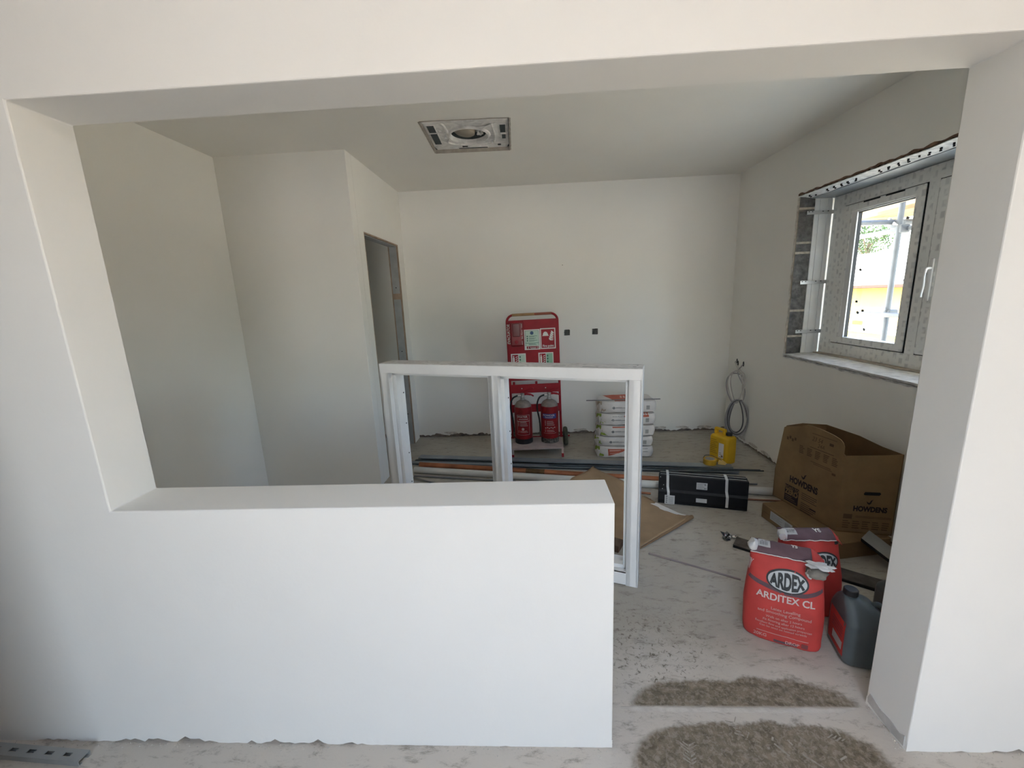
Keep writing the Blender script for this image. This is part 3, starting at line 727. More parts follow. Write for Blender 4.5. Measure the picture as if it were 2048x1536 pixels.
# ================================================================== THINGS
# ---- ceiling cassette without its grille
ca = thing('ceiling_air_unit', 'dusty square ceiling air unit without grille, set in cut-out of ceiling', 'air unit', (CC.x, CC.y, ZC), CR)
px_, py_ = HX - 0.008, HY - 0.030
def ring_plate(hx, hy, r, z0, z1, n=40, cy=0.0):
    mb = MB(); v = []; f = []
    for z in (z0, z1):
        for k in range(n):
            a = 2 * math.pi * k / n; c, s = math.cos(a), math.sin(a)
            v.append((r * c, cy + r * s, z)); q = min(hx / max(abs(c), 1e-6), hy / max(abs(s), 1e-6))
            v.append((q * c, q * s, z))
    for k in range(n):
        j = (k + 1) % n
        for o in (0, 2 * n): f.append((o + 2 * k, o + 2 * k + 1, o + 2 * j + 1, o + 2 * j))
        f.append((2 * k, 2 * j, 2 * n + 2 * j, 2 * n + 2 * k)); f.append((2 * k + 1, 2 * j + 1, 2 * n + 2 * j + 1, 2 * n + 2 * k + 1))
    return mb.add(v, f)
obj('base_plate', ring_plate(px_, py_, 0.128, 0.014, 0.030), CAS, ca)
obj('housing', MB().box(-HX + 0.004, HX - 0.004, -HY + 0.004, HY - 0.004, 0.19, 0.20), CAS_DK, ca)
for (x0, x1, y0, y1) in ((-HX + .003, -HX + .008, -HY, HY), (HX - .008, HX - .003, -HY, HY), (-HX, HX, HY - .008, HY - .003), (-HX, HX, -HY + .003, -HY + .008)):
    obj('housing_side', MB().box(x0, x1, y0, y1, 0.024, 0.19), CAS_DK, ca)
obj('bell_mouth', MB().lathe([(0.156, 0.0142), (0.152, 0.006), (0.138, 0.002), (0.129, 0.008), (0.125, 0.028)], 36, caps=False), CAS, ca, True)
obj('fan_throat', MB().lathe([(0.127, 0.029), (0.125, 0.17)], 30, caps=False), CAS_DK, ca, True)
obj('fan_cover', MB().lathe([(0.012, 0.016), (0.062, 0.018), (0.074, 0.026), (0.078, 0.08), (0.078, 0.15)], 24, T(-0.034, 0, 0.004) @ RY(rad(8))), CAS_BAG, ca, True)
mb = crumple(0.080, 0.010, 0.040, 0.026, 0.050, 0.022, 0.55, 3, 3)
obj('crumpled_film', mb, PLASTIC_FILM, ca)
# raised ribs, outlet slots and clips
for pts in ([(-0.185, -py_ + .01), (-0.150, -0.19), (-0.140, 0.02), (-0.165, 0.11), (-0.12, 0.16)], [(-0.12, 0.16), (-0.04, 0.178), (0.10, 0.178), (0.16, 0.15)], [(0.17, -0.20), (0.185, 0.0), (0.175, 0.14)]):
    obj('rib', MB().tube(bez([(x, y, 0.012) for x, y in pts], 6), 0.0085, 8), CAS, ca, True)
for (x0, x1, y0, y1) in ((-0.262, -0.215, -0.20, -0.085), (-0.262, -0.215, -0.060, 0.135), (0.225, 0.262, -0.17, -0.04), (0.235, 0.262, 0.0, 0.075), (-0.10, 0.12, 0.232, 0.246)):
    fr_ = obj('outlet_rim', MB().box(x0 - .006, x1 + .006, y0 - .006, y1 + .006, 0.008, 0.0145), CAS, ca)
    obj('outlet_slot', MB().box(x0, x1, y0, y1, 0.0065, 0.010), CAS_DK, fr_)
for (x, y, s) in ((-0.05, 0.205, .020), (0.21, 0.20, .012), (0.13, 0.155, .010), (-0.185, -0.10, .008), (-0.17, 0.03, .007)):
    obj('clip', MB().rbox(x - s, x + s, y - s * .5, y + s * .5, 0.005, 0.0145, 0.002, 1), BLACK if s > .011 else CAS, ca)
obj('edge_strip', MB().rbox(-px_, px_, -py_ - .012, -py_ + 0.022, 0.002, 0.016, 0.004), CAS, ca)
obj('corner_flap', MB().add([(0.13, -0.17, 0.004), (0.20, -0.20, 0.012), (0.24, -0.14, 0.010), (0.10, -0.11, 0.002), (0.06, -0.15, 0.010)], [(0, 1, 2, 3, 4)]), CAS, ca, solid=0.002)

# ---- free-standing timber frame
FR = rad(-18); FO = Vector((0.557, 0.822, 0)); FLN, FD, FH = 1.554, 0.14, 1.208
fc = FO + Vector((math.cos(FR), math.sin(FR), 0)) * (-FLN / 2) + Vector((-math.sin(FR), math.cos(FR), 0)) * (FD / 2)
tf = thing('timber_window_frame', 'white painted two-light timber window frame standing on floor behind half wall', 'window frame', fc, FR)
h = FLN / 2; d = FD / 2
STR = ((-d, -d + 0.038, 0.0), (-d + 0.044, 0.016, -0.020), (0.026, d, -0.011))      # strips across the depth, with grooves between
def stile(x0, x1, z0, z1, left, right):
    mb = MB(); g = 0.022
    mb.box(x0 + (g if left else 0), x1 - (g if right else 0), -d + .001, d - .001, z0, z1)
    for a, b, e in STR:
        if left: mb.rbox(x0 + e, x0 + g + .002, a, b, z0, z1, 0.0015, 1)
        if right: mb.rbox(x1 - g - .002, x1 - e, a, b, z0, z1, 0.0015, 1)
    if not left: mb.rbox(x0, x0 + .012, -d, d, z0, z1, 0.0025, 2)
    if not right: mb.rbox(x1 - .012, x1, -d, d, z0, z1, 0.0025, 2)
    mb.box(x0 + .003, x1 - .003, -d, -d + .002, z0, z1)
    return mb
def rail(z0, z1, x0, x1, inner_top, m=None):
    mb = MB(); g = 0.022
    if inner_top: mb.box(x0, x1, -d + .001, d - .001, z0, z1 - g)
    else: mb.box(x0, x1, -d + .001, d - .001, z0 + g, z1)
    for a, b, e in STR:
        if inner_top: mb.box(x0, x1, a, b, z1 - g - .002, z1 - e)
        else: mb.box(x0, x1, a, b, z0 + e, z0 + g + .002)
    mb.rbox(x0, x1, -d - .0004, -d + .012, z0, z1, 0.0015, 1)
    return mb
sl = obj('stile', stile(-h, -h + 0.064, 0.0, FH - 0.004, False, True), PAINT, tf, True)
sm_ = obj('mullion', stile(-0.048, 0.012, 0.05, FH - 0.05, True, True), PAINT, tf, True)
sr = obj('stile', stile(h - 0.064, h, 0.0, FH - 0.004, True, False), PAINT, tf, True)
obj('top_rail', rail(FH - 0.058, FH - 0.0015, -h + .002, h - .002, False), PAINT, tf, True)
obj('bottom_rail', rail(0.004, 0.075, -h + .060, h - .060, True), PAINT, tf, True)
obj('scuffed_top', MB().rbox(-h + .001, h - .001, -d + .002, d - .001, FH - 0.003, FH, 0.001, 1), PAINT_OLD, tf)
for k in range(5):
    z = 0.18 + 0.205 * k
    obj('screw', MB().lathe([(0.0042, 0), (0.005, 0.0015), (0.002, 0.003)], 8, T(-h + 0.075, 0.050, z) @ RY(rad(90))), BLACK, sl)
    obj('screw', MB().lathe([(0.0042, 0), (0.005, 0.0015), (0.002, 0.003)], 8, T(0.023, 0.050, z) @ RY(rad(90))), BLACK, sm_)
obj('nail_mark', MB().box(h - .05, h - .035, -0.02, -0.016, FH - .0005, FH + .0006).box(h - .035, h - .028, 0.03, 0.036, FH - .0005, FH + .0006).box(h - .30, h - .22, -0.045, -0.042, FH - .0005, FH + .0006), BLACK, tf)

# ---- fire point trolley
tx, ty = 0.052, 3.045
ft = thing('fire_point_trolley', 'red fire point trolley with signs and alarm against the far wall', 'trolley', (tx, ty, 0), rot=(rad(-1.2), rad(-0.8), 0))
pxl, pxr = -0.255, 0.258
path = [(pxl, 0, 0.10)] + [(pxl, 0, 1.32)] + [(pxl + .07 - .07 * math.cos(t), 0, 1.33 + .07 * math.sin(t)) for t in [i * math.pi / 16 for i in range(9)]]
path += [(pxr - .07 + .07 * math.sin(t), 0, 1.33 + .07 * math.cos(t)) for t in [i * math.pi / 16 for i in range(9)]] + [(pxr, 0, 1.32), (pxr, 0, 0.10)]
obj('tube_frame', MB().tube(path, 0.0125, 10), RED, ft, True)
obj('tape_wrap', MB().tube([(-0.20, 0, 1.40), (-0.05, 0, 1.4005), (0.03, 0, 1.4)], [0.0142, 0.0148, 0.0142], 10), mk('brown_tape', (0.34, 0.20, 0.09), 0.5, var=0.2), ft, True)
obj('tape_wrap', MB().tube([(0.035, 0, 1.40), (0.20, 0, 1.4)], 0.0138, 10), mk('red_brown_tape', (0.24, 0.07, 0.04), 0.5, var=0.2), ft, True)
obj('panel', MB().rbox(pxl + .005, pxr - .005, -0.016, -0.006, 0.725, 1.347, 0.004, 2), RED, ft, True)
obj('cross_bar', MB().rbox(pxl, pxr, -0.014, 0.0, 0.592, 0.683, 0.003, 1), RED, ft)
obj('cross_bar', MB().rbox(pxl, pxr, -0.014, 0.0, 0.385, 0.468, 0.003, 1), RED, ft)
for x in (-0.215, 0.018): obj('hook', MB().rbox(x - .012, x + .012, -0.012, 0.0, 0.67, 0.712, 0.003, 1), RED, ft)
for x in (-0.135, -0.02, 0.112): obj('bolt', MB().lathe([(0.006, 0), (0.006, 0.003), (0.003, 0.005)], 8, T(x, -0.0145, 0.64) @ RX(rad(90))), STEEL, ft)
shm = mk('dusty_pink_shelf', (0.42, 0.34, 0.32), 0.8, var=0.15, scale=12)
obj('shelf', MB().rbox(pxl, pxr, -0.345, 0.015, 0.085, 0.099, 0.004, 2), shm, ft, True)
for x in (pxl + .01, pxr - .012): 
    lg = obj('foot', MB().rbox(x - .010, x + .010, -0.350, -0.33, 0.0, 0.092, 0.003, 1), shm, ft)
    obj('foot_cap', MB().rbox(x - .0115, x + .0115, -0.3515, -0.3285, 0.0, 0.042, 0.003, 1), RED, lg)
obj('axle', MB().tube([(-0.345, 0.02, 0.10), (0.35, 0.02, 0.10)], 0.009, 8), RED, ft, True)
for s in (-1, 1):
    wl = obj('wheel', MB().lathe([(0.06, -0.022), (0.088, -0.021), (0.099, -0.012), (0.1, 0), (0.099, 0.012), (0.088, 0.021), (0.06, 0.022)], 26, T(s * 0.305, 0.02, 0.10) @ RY(rad(90))), TYRE, ft, True)
    obj('hub', MB().lathe([(0.02, -0.026), (0.058, -0.018), (0.058, 0.018), (0.02, 0.026)], 16, T(s * 0.305, 0.02, 0.10) @ RY(rad(90))), BLACK, wl, True)
PM = frame_m((-tx, -0.0168, 0), (1, 0, 0), (0, 0, 1))       # world x, z on the panel face
# alarm unit
al = obj('alarm_box', MB().rbox(pxl + .03, pxl + .165, -0.058, -0.016, 1.085, 1.335, 0.018, 3), RED_DARK, ft, True)
obj('alarm_lens', MB().rbox(pxl + .055, pxl + .13, -0.066, -0.055, 1.185, 1.315, 0.006, 2), mk('deep_red_lens', (0.14, 0.004, 0.008), 0.25, var=0.1), al, True)
obj('alarm_button', MB().lathe([(0.020, 0), (0.019, 0.008), (0.004, 0.010)], 16, T(pxl + .09, -0.058, 1.13) @ RX(rad(90))), RED, al, True)
obj('alarm_lid', MB().rbox(pxl + .012, pxl + .172, -0.060, -0.020, 1.322, 1.340, 0.006, 2), RED, al, True)
def on_panel(nm, pc, m, off=0.0006): return print_on(nm, pc, PM, m, ft, off)
t_ = text2d('EVACUATOR', 0.040, 0, 0, 'CENTER', 0.02, 0.86, 0.25)
on_panel('lettering', [([(-0.189 - y, 1.208 + x) for x, y in t_[0]], t_[1])], WHITE_PRINT, 0.001)
t_ = text2d('Site Alarm', 0.022, 0, 0, 'CENTER', 0.0, 1.0)
AM = frame_m((-tx, -0.0590, 0), (1, 0, 0), (0, 0, 1))
print_on('lettering', [([(-0.052 - y, 1.205 + x) for x, y in t_[0]], t_[1]), rect2d(-0.054, 1.10, -0.051, 1.14), rect2d(-0.054, 1.27, -0.051, 1.31)], AM, WHITE_PRINT, al)
# two large signs
sg = on_panel('sign_plate', [rect2d(-0.034, 1.042, 0.126, 1.248)], WHITE_PRINT, 0.0008)
on_panel('sign_sheet', [rect2d(-0.022, 1.112, 0.112, 1.236), rect2d(-0.022, 1.082, 0.112, 1.110)], PALE_GREEN, 0.0014)
on_panel('sign_bar', [rect2d(-0.012, 1.052, 0.112, 1.078)], RED, 0.0014)
pc = [rect2d(-0.024, 1.108, 0.114, 1.112), rect2d(-0.024, 1.082, -0.021, 1.236), rect2d(0.111, 1.082, 0.114, 1.236), rect2d(-0.024, 1.234, 0.114, 1.237)]
for k in range(3): pc += [rect2d(-0.008, 1.128 + k * .022, 0.004, 1.142 + k * .022), rect2d(0.014, 1.135 + k * .022, 0.098 - .01 * (k == 1), 1.139 + k * .022), rect2d(0.014, 1.128 + k * .022, 0.07, 1.131 + k * .022)]
pc += [rect2d(0.010, 1.092, 0.09, 1.096), rect2d(0.010, 1.100, 0.08, 1.103)]
on_panel('sign_print', pc, mk('green_print', (0.05, 0.13, 0.10), 0.6), 0.002)
on_panel('sign_print', [ell2d(0.045, 1.212, 0.018, 0.018, 20, 1)], NAVY, 0.002)
on_panel('sign_print', [rect2d(0.018, 1.064, 0.092, 1.068), rect2d(0.03, 1.056, 0.08, 1.059), poly2d([(0.0, 1.056), (0.008, 1.056), (0.008, 1.074), (0.003, 1.074)]), rect2d(0.098, 1.057, 0.104, 1.074)], WHITE_PRINT, 0.002)
on_panel('sign_plate', [rect2d(0.130, 1.045, 0.284, 1.254)], WHITE_PRINT, 0.0008)
on_panel('sign_field', [rect2d(0.140, 1.055, 0.274, 1.244)], RED, 0.0014)
pc = [text2d('Fire point', 0.034, 0.207, 1.074, 'CENTER', 0.02, 0.84)]
hel = [(0.148, 1.176), (0.156, 1.182), (0.160, 1.202), (0.170, 1.216), (0.186, 1.219), (0.200, 1.212), (0.208, 1.196), (0.212, 1.182), (0.218, 1.176)]
pc.append(poly2d(hel))
for k in range(5):
    x, z = 0.216 + 0.006 * k, 1.150 + 0.0175 * k
    pc.append(poly2d([(x + .004, z - .014), (x + .020, z - .022), (x + .044 - .004 * k, z - .020), (x + .046 - .005 * k, z - .012), (x + .026, z - .010), (x + .010, z + .004), (x, z + .008)]))
on_panel('sign_print', pc, WHITE_PRINT, 0.0022)
# two extinguisher signs
for x0 in (-0.178, 0.104):
    on_panel('sign_plate', [rect2d(x0, 0.86, x0 + 0.152, 1.008)], WHITE_PRINT, 0.0008)
    on_panel('sign_field', [rect2d(x0 + .012, 0.87, x0 + .074, 0.997)], RED, 0.0014)
    on_panel('sign_sheet', [rect2d(x0 + .080, 0.87, x0 + .144, 0.998)], GREEN_LBL if x0 > 0 else PALE_GREEN, 0.0014)
    pc = [poly2d([(x0 + .018, .90), (x0 + .036, .90), (x0 + .036, .965), (x0 + .030, .975), (x0 + .034, .986), (x0 + .018, .986), (x0 + .024, .975), (x0 + .018, .965)])]
    for k in range(4): pc.append(poly2d([(x0 + .044, .905 + k * .02), (x0 + .066, .912 + k * .02), (x0 + .068, .922 + k * .02), (x0 + .05, .914 + k * .02)]))
    on_panel('sign_print', pc, WHITE_PRINT, 0.002)
    on_panel('sign_print', [rect2d(x0 + .086, .905 + k * .03, x0 + .100, .922 + k * .03) for k in range(3)], MATS['green_print'], 0.002)

# ---- fire extinguishers
def extinguisher(x, y, z, kind, lab):
    e = thing('fire_extinguisher', lab, 'extinguisher', (x, y, z), group='extinguishers on the red trolley')
    prof = [(0.084, 0.050), (0.090, 0.055), (0.090, 0.36), (0.086, 0.385)]
    body = MB().lathe(prof, 32)
    obj('cylinder', body, RED_EXT, e, True)
    obj('shoulder', MB().lathe([(0.0862, 0.384), (0.080, 0.405), (0.064, 0.428), (0.038, 0.443), (0.022, 0.448), (0.021, 0.456)], 32), DUST_RED, e, True)
    obj('base_ring', MB().lathe([(0.088, 0.0), (0.0915, 0.004), (0.0915, 0.052), (0.084, 0.056)], 32), BLACK if kind == 'WATER' else DUSTY_BLACK, e, True)
    vl = obj('valve', MB().lathe([(0.024, 0.452), (0.024, 0.466), (0.018, 0.470), (0.018, 0.498), (0.022, 0.500), (0.022, 0.518), (0.012, 0.524)], 16), STEEL, e, True)
    obj('gauge', MB().lathe([(0.011, 0), (0.011, 0.010), (0.009, 0.012)], 14, T(0, -0.018, 0.486) @ RX(rad(90))), STEEL, vl, True)
    obj('carry_handle', MB().tube(bez([(-0.010, 0, 0.506), (0.04, 0, 0.508), (0.085, 0, 0.500), (0.112, 0, 0.484)], 5), [0.013] * 5 + [0.011] * 5 + [0.008] * 6, 8), RED, e, True)
    obj('squeeze_lever', MB().tube(bez([(-0.012, 0, 0.514), (0.02, 0, 0.528), (0.06, 0, 0.545), (0.112, 0, 0.566)], 5), [0.012] * 5 + [0.010] * 5 + [0.007] * 6, 8), RED, e, True)
    hs = bez([(-0.018, 0, 0.490), (-0.055, -0.004, 0.492), (-0.098, -0.006, 0.470), (-0.122, -0.006, 0.415), (-0.124, -0.006, 0.34), (-0.108, -0.005, 0.25), (-0.088 - .012, -0.01, 0.17), (-0.088 - .012, -0.012, 0.10)], 6)
    obj('hose', MB().tube(hs, 0.0085, 10), BLACK, e, True)
    obj('hose_ferrule', MB().tube([(-0.016, 0, 0.490), (-0.050, -0.003, 0.492)], 0.0105, 10), STEEL, e, True)
    obj('nozzle', MB().tube([hs[-3], hs[-1], (hs[-1][0], hs[-1][1], 0.06)], [0.0095, 0.0095, 0.007], 10), DUSTY_BLACK, e, True)
    bv = bvh_of(body); M_ = frame_m((0, -0.10, 0), (1, 0, 0), (0, 0, 1))
    def frame_pc(x0, z0, x1, z1, t=0.0022): return [rect2d(x0, z0, x1, z0 + t, 10, 1), rect2d(x0, z1 - t, x1, z1, 10, 1), rect2d(x0, z0, x0 + t, z1), rect2d(x1 - t, z0, x1, z1)]
    rl = random.Random(5)
    if kind == 'WATER':
        pc = frame_pc(-0.062, 0.245, 0.062, 0.310) + frame_pc(-0.062, 0.100, 0.062, 0.245) + [text2d('WATER', 0.030, -0.008, 0.290, 'CENTER', 0.02)]
        pc += [rect2d(-0.045, 0.262, 0.050, 0.268, 8, 1), ell2d(-0.005, 0.163, 0.014, 0.014, 14, 1)]
    else:
        print_on('label_band', [rect2d(-0.072, 0.265, 0.06, 0.315, 12, 1)], M_, BLUE_PRINT, e, 0.0006, bv)
        pc = [text2d('POWDER', 0.028, -0.012, 0.297, 'CENTER', 0.02), rect2d(-0.05, 0.273, 0.03, 0.279, 6, 1), rect2d(-0.066, 0.110, 0.060, 0.112, 10, 1)]
        for k in range(6): pc.append(ell2d(-0.045 + 0.018 * k, 0.165 + 0.006 * (k % 2), 0.006, 0.006, 10, 1))
    for k in range(9):
        z_ = 0.235 - k * 0.0135
        if 0.145 < z_ < 0.185: continue
        pc.append(rect2d(-0.052, z_, -0.044, z_ + .006)); pc.append(rect2d(-0.034, z_, 0.0 + rl.random() * 0.048, z_ + 0.0038, 6, 1))
    print_on('label_print', pc, M_, mk('faded_print', (0.50, 0.42, 0.40), 0.7, var=0.2), e, 0.0012, bv, 0.02)
    return e
extinguisher(-0.084, 2.925, 0.0995, 'WATER', 'red water fire extinguisher with clean black base, left on trolley shelf')
extinguisher(0.186, 2.930, 0.0995, 'POWDER', 'dusty red powder fire extinguisher with blue label band on trolley shelf')

# ---- five plaster sacks and the rod on them
def pillow(hx, hy, hz, seed, px=11.0, pz=2.8, n=28, sag=0.0):
    bm = bmesh.new(); bmesh.ops.create_cube(bm, size=2); bmesh.ops.subdivide_edges(bm, edges=bm.edges[:], cuts=9, use_grid_fill=True)
    bm.verts.index_update(); V = []
    for v in bm.verts:
        x, y, z = v.co
        pe = px if x > 0 else 3.4
        k = (abs(x) ** pe + abs(y) ** pe) ** (1 / pe); k = max(k, 1e-6)
        m_ = max(abs(x), abs(y), 1e-6)
        if m_ > 0: x2, y2 = x * m_ / k if k > m_ else x, y * m_ / k if k > m_ else y
        rr = max(abs(x2), abs(y2)); th = (1 - min(rr, 1) ** 7 * 0.16)
        if abs(z) < 1: bulge = 1 - 0.035 * abs(z) ** 2
        else: bulge = 0.965
        w_ = Vector((x2 * hx * bulge, y2 * hy * bulge, z * hz * th))
        w_ += Vector((0, 0.006, 0.003)) * nz((w_.x * 14 + seed, w_.y * 14, w_.z * 25)) * 1.3
        V.append(w_)
    mb = MB().add(V, [[v.index for v in f.verts] for f in bm.faces]); bm.free(); return mb
SL = ['topmost white plaster sack with red panel on top, under a thin rod',
      'white plaster sack second from top of the stack, with dark lettering on its side',
      'white plaster sack in the middle of the five-high stack by far wall',
      'white plaster sack second from the floor in the stack by far wall',
      'bottom white plaster sack on the floor, orange-red panel on its side']
zc = 0.0; TH = [0.118, 0.100, 0.115, 0.118, 0.122]
for k in range(5):
    lv = 4 - k; hz_ = TH[k] / 2; zc += hz_
    xo = (0.902, 0.899, 0.912, 0.914, 0.918)[k]; yo = (2.815, 2.818, 2.812, 2.806, 2.816)[k]
    s = thing('plaster_sack', SL[lv], 'sack', (xo, yo, zc - hz_), rad((0.5, -1, 0.8, -0.6, 1.0)[k]), 'stacked plaster sacks')
    body = pillow(0.272, 0.152, hz_ - 0.002, k * 3.3)
    body.V = [(x, y, z + hz_) for x, y, z in body.V]
    obj('paper_sack', body, SACK, s, True, 50)
    bv = bvh_of(body); FM = frame_m((0, -0.16, hz_), (1, 0, 0), (0, 0, 1)); LM = frame_m((-0.30, 0, hz_), (0, -1, 0), (0, 0, 1)); TM = frame_m((0, 0, hz_ * 2 + .02), (1, 0, 0), (0, 1, 0))
    if k:
        pc = [([(-0.135 + x * 0.013, y * 0.013 - 0.006) for x, y in ell2d(0, 0, 1, 1, 14, 1)[0]], ell2d(0, 0, 1, 1, 14, 1)[1]), poly2d([(-0.155, -0.006), (-0.135, 0.001), (-0.135, -0.013)]), rect2d(-0.12, -0.009, -0.01, -0.004, 8, 1), rect2d(-0.115, -0.003, -0.06, 0.000, 4, 1)]
        print_on('side_print', pc, FM, GREY_PRINT, s, 0.001, bv, 0.03)
        print_on('batch_square', [rect2d(0.170, -0.030, 0.202, 0.010, 2, 2)], FM, mk('grey_square', (0.30, 0.29, 0.27), 0.8, var=0.15), s, 0.001, bv)
    if lv == 1:
        print_on('side_lettering', [text2d('ECO PLASTER', 0.022, -0.075, 0.028, 'CENTER', 0.0, 0.95)], FM, GREY_PRINT, s, 0.001, bv, 0.02)
        print_on('red_panel', [poly2d([(-0.045, 0.055), (-0.02, 0.02), (0.0, 0.02), (0.0, 0.055)]), rect2d(0.10, 0.022, 0.20, 0.056, 4, 2), rect2d(0.0, 0.02, 0.10, 0.055, 4, 2)], FM, SACK_RED, s, 0.0012, bv, 0.03)
    if lv == 0:
        print_on('red_panel', [poly2d([(-0.20, 0.13), (-0.12, -0.13), (0.13, -0.13), (0.13, 0.13)])], TM, SACK_RED, s, 0.0012, bv, 0.03)
        pc = [rect2d(-0.115, -0.112, 0.12, -0.106, 12, 1)] + [poly2d([(x_, -0.03), (x_ + .018, -0.03), (x_ + .030, 0.05), (x_ + .012, 0.05)]) for x_ in (-0.05, -0.02, 0.025, 0.055, 0.09)]
        print_on('panel_print', pc, TM, mk('pink_print', (0.62, 0.42, 0.36), 0.8), s, 0.002, bv, 0.02)
    if lv == 2:
        print_on('red_panel', [rect2d(-0.14, 0.034, 0.10, 0.055, 14, 2)], FM, SACK_RED, s, 0.0012, bv, 0.03)
    if lv == 4:
        print_on('red_panel', [poly2d([(-0.17, 0.035), (0.01, 0.035), (-0.03, 0.005), (-0.165, -0.035)])], FM, SACK_RED, s, 0.0012, bv, 0.03)
        print_on('panel_print', [poly2d([(-0.155, 0.022), (-0.04, 0.024), (-0.06, 0.018), (-0.155, 0.014)]), rect2d(-0.15, -0.01, -0.06, -0.006, 6, 1)], FM, mk('pink_print', (0.62, 0.42, 0.36), 0.8), s, 0.002, bv, 0.02)
        print_on('side_print', [rect2d(0.10, -0.01, 0.13, -0.004, 2, 1), rect2d(0.165, 0.0, 0.21, 0.005, 2, 1), rect2d(0.15, 0.03, 0.21, 0.035, 2, 1)], FM, GREY_PRINT, s, 0.001, bv, 0.02)
    # folded end with green and red print
    print_on('end_print', [poly2d([(-0.13, -0.045), (-0.09, 0.045), (-0.02, 0.02), (-0.03, -0.04)])], LM, SACK_RED if lv < 2 else SACK_BROWN, s, 0.0012, bv, 0.03)
    print_on('end_print', [poly2d([(0.0, -0.05), (0.02, 0.035), (0.10, 0.05), (0.135, -0.045)])], LM, SACK_GREEN if lv else SACK_BROWN, s, 0.0014, bv, 0.03)
    fold = MB().add([(-0.262, -0.13, 0.010), (-0.285, -0.06, hz_), (-0.268, -0.145, hz_ * 1.8), (-0.250, -0.153, hz_)], [(0, 1, 2, 3)])
    obj('end_fold', fold, SACK, s, solid=0.002)
    zc += hz_
rz_ = zc + 0.004
tag(obj('thin_rod', MB().tube([(0.528, 2.690, rz_ + .004), (1.216, 2.665, rz_ + 0.006)], 0.005, 8), GREYPVC, None, True), 'thin dark grey rod lying across the top plaster sack', 'rod')

# ---- long pieces lying along the floor
def channel(nm, a, b, wd, ht, z, m, lab, cat, t=0.003, face=-1):
    a = Vector((a[0], a[1], z)); b = Vector((b[0], b[1], z)); L_ = (b - a).length; an = math.atan2(b.y - a.y, b.x - a.x)
    o = thing(nm, lab, cat, a, an)
    e = wd / 2 * face
    obj('top_flange', MB().box(0, L_, -wd / 2, wd / 2, ht - t, ht), m, o)
    obj('bottom_flange', MB().box(0, L_, -wd / 2, wd / 2, 0, t), m, o)
    obj('web', MB().box(0, L_, min(-e, -e + face * t), max(-e, -e + face * t), t * .5, ht - t * .5), m, o)
    obj('lip', MB().box(0, L_, min(e, e - face * t), max(e, e - face * t), ht - 0.010, ht - t * .5), m, o)
    return o
channel('metal_channel', (-1.14, 2.735), (1.76, 2.345), 0.085, 0.038, 0, GALV, 'wide grey steel channel on floor, furthest of the long pieces', 'channel')
channel('metal_channel', (-1.19, 2.622), (1.78, 2.262), 0.046, 0.026, 0, GALV, 'narrow grey steel channel on floor between wide channel and copper pipe', 'channel')
channel('metal_channel', (-1.17, 2.668), (-0.25, 2.553), 0.03, 0.024, 0, GALV_DK, 'short dark steel channel whose end shows left of the copper pipe', 'channel')
def rod(nm, a, b, r_, m, lab, cat, n=12): 
    a = Vector(a); b = Vector(b); an = math.atan2(b.y - a.y, b.x - a.x); L_ = (b - a).length
    o = obj(nm, MB().tube([(0, 0, 0), (L_, 0, 0)], r_, n), m, None, True); o.location = a
    o.rotation_euler = (0, -math.asin((b.z - a.z) / L_), an)
    return tag(o, lab, cat)
def pipe(nm, a, b, r_, m, lab, cat):
    a = Vector(a); b = Vector(b); an = math.atan2(b.y - a.y, b.x - a.x); L_ = (b - a).length
    o = thing(nm, lab, cat, a, an)
    v = MB(); n = 18
    for (x, r2) in ((0, r_), (L_, r_), (L_, r_ * .86), (0, r_ * .86)):
        v.V += [(x, r2 * math.cos(6.2832 * k / n), r2 * math.sin(6.2832 * k / n)) for k in range(n)]
    for i in range(4):
        j = (i + 1) % 4
        v.F += [(i * n + k, i * n + (k + 1) % n, j * n + (k + 1) % n, j * n + k) for k in range(n)]
    obj('pipe_wall', v, m, o, True, 50)
    return o, L_
cp, L_ = pipe('copper_pipe', (-1.09, 2.545, 0.0265), (1.16, 2.095, 0.0265), 0.026, COPPER, 'thick dull copper pipe lying along the floor, marked with dark tarnish', 'pipe')
obj('tarnish_patch', MB().tube([(1.05, 0, 0), (1.13, 0, 0), (1.22, 0, 0)], [0.0262, 0.0268, 0.0262], 18), COPPER_TARN, cp, True)
obj('joint_ring', MB().tube([(1.205, 0, 0), (1.212, 0, 0)], 0.0272, 18), COPPER_TARN, cp, True)
pipe('plastic_pipe', (-1.105, 2.415, 0.0305), (1.87, 1.85, 0.0305), 0.030, PVC, 'long white plastic pipe lying on floor in front of copper pipe', 'pipe')
mk('worn_copper', (0.22, 0.105, 0.06), 0.5, 0.3, var=0.25)
rod('thin_copper_pipe', (-0.02, 2.145, 0.0085), (0.93, 1.90, 0.0085), 0.008, COPPER, 'thin copper pipe on floor ending just left of the black panel pack', 'pipe')
rod('thin_copper_pipe', (0.30, 1.975, 0.0065), (0.905, 1.805, 0.0065), 0.006, MATS['worn_copper'], 'thinnest pale copper pipe, nearest the half wall', 'pipe')
rod('thin_copper_pipe', (1.50, 1.80, 0.0075), (1.86, 1.745, 0.0075), 0.007, MATS['worn_copper'], 'short thin copper pipe between black pack and flat carton', 'pipe')
rod('steel_rod', (0.15, 2.466, 0.0325), (1.955, 2.249, 0.0325), 0.006, GALV_DK, 'dark steel rod, further of two lying on narrow channel', 'rod')
rod('steel_rod', (0.15, 2.451, 0.0325), (1.975, 2.231, 0.0325), 0.006, GALV_DK, 'dark steel rod, nearer of two lying on narrow channel', 'rod')
rod('grey_conduit', (-1.085, 2.325, 0.0085), (-0.15, 2.165, 0.0085), 0.008, GREYPVC, 'dark grey conduit lying close in front of the white pipe', 'conduit')
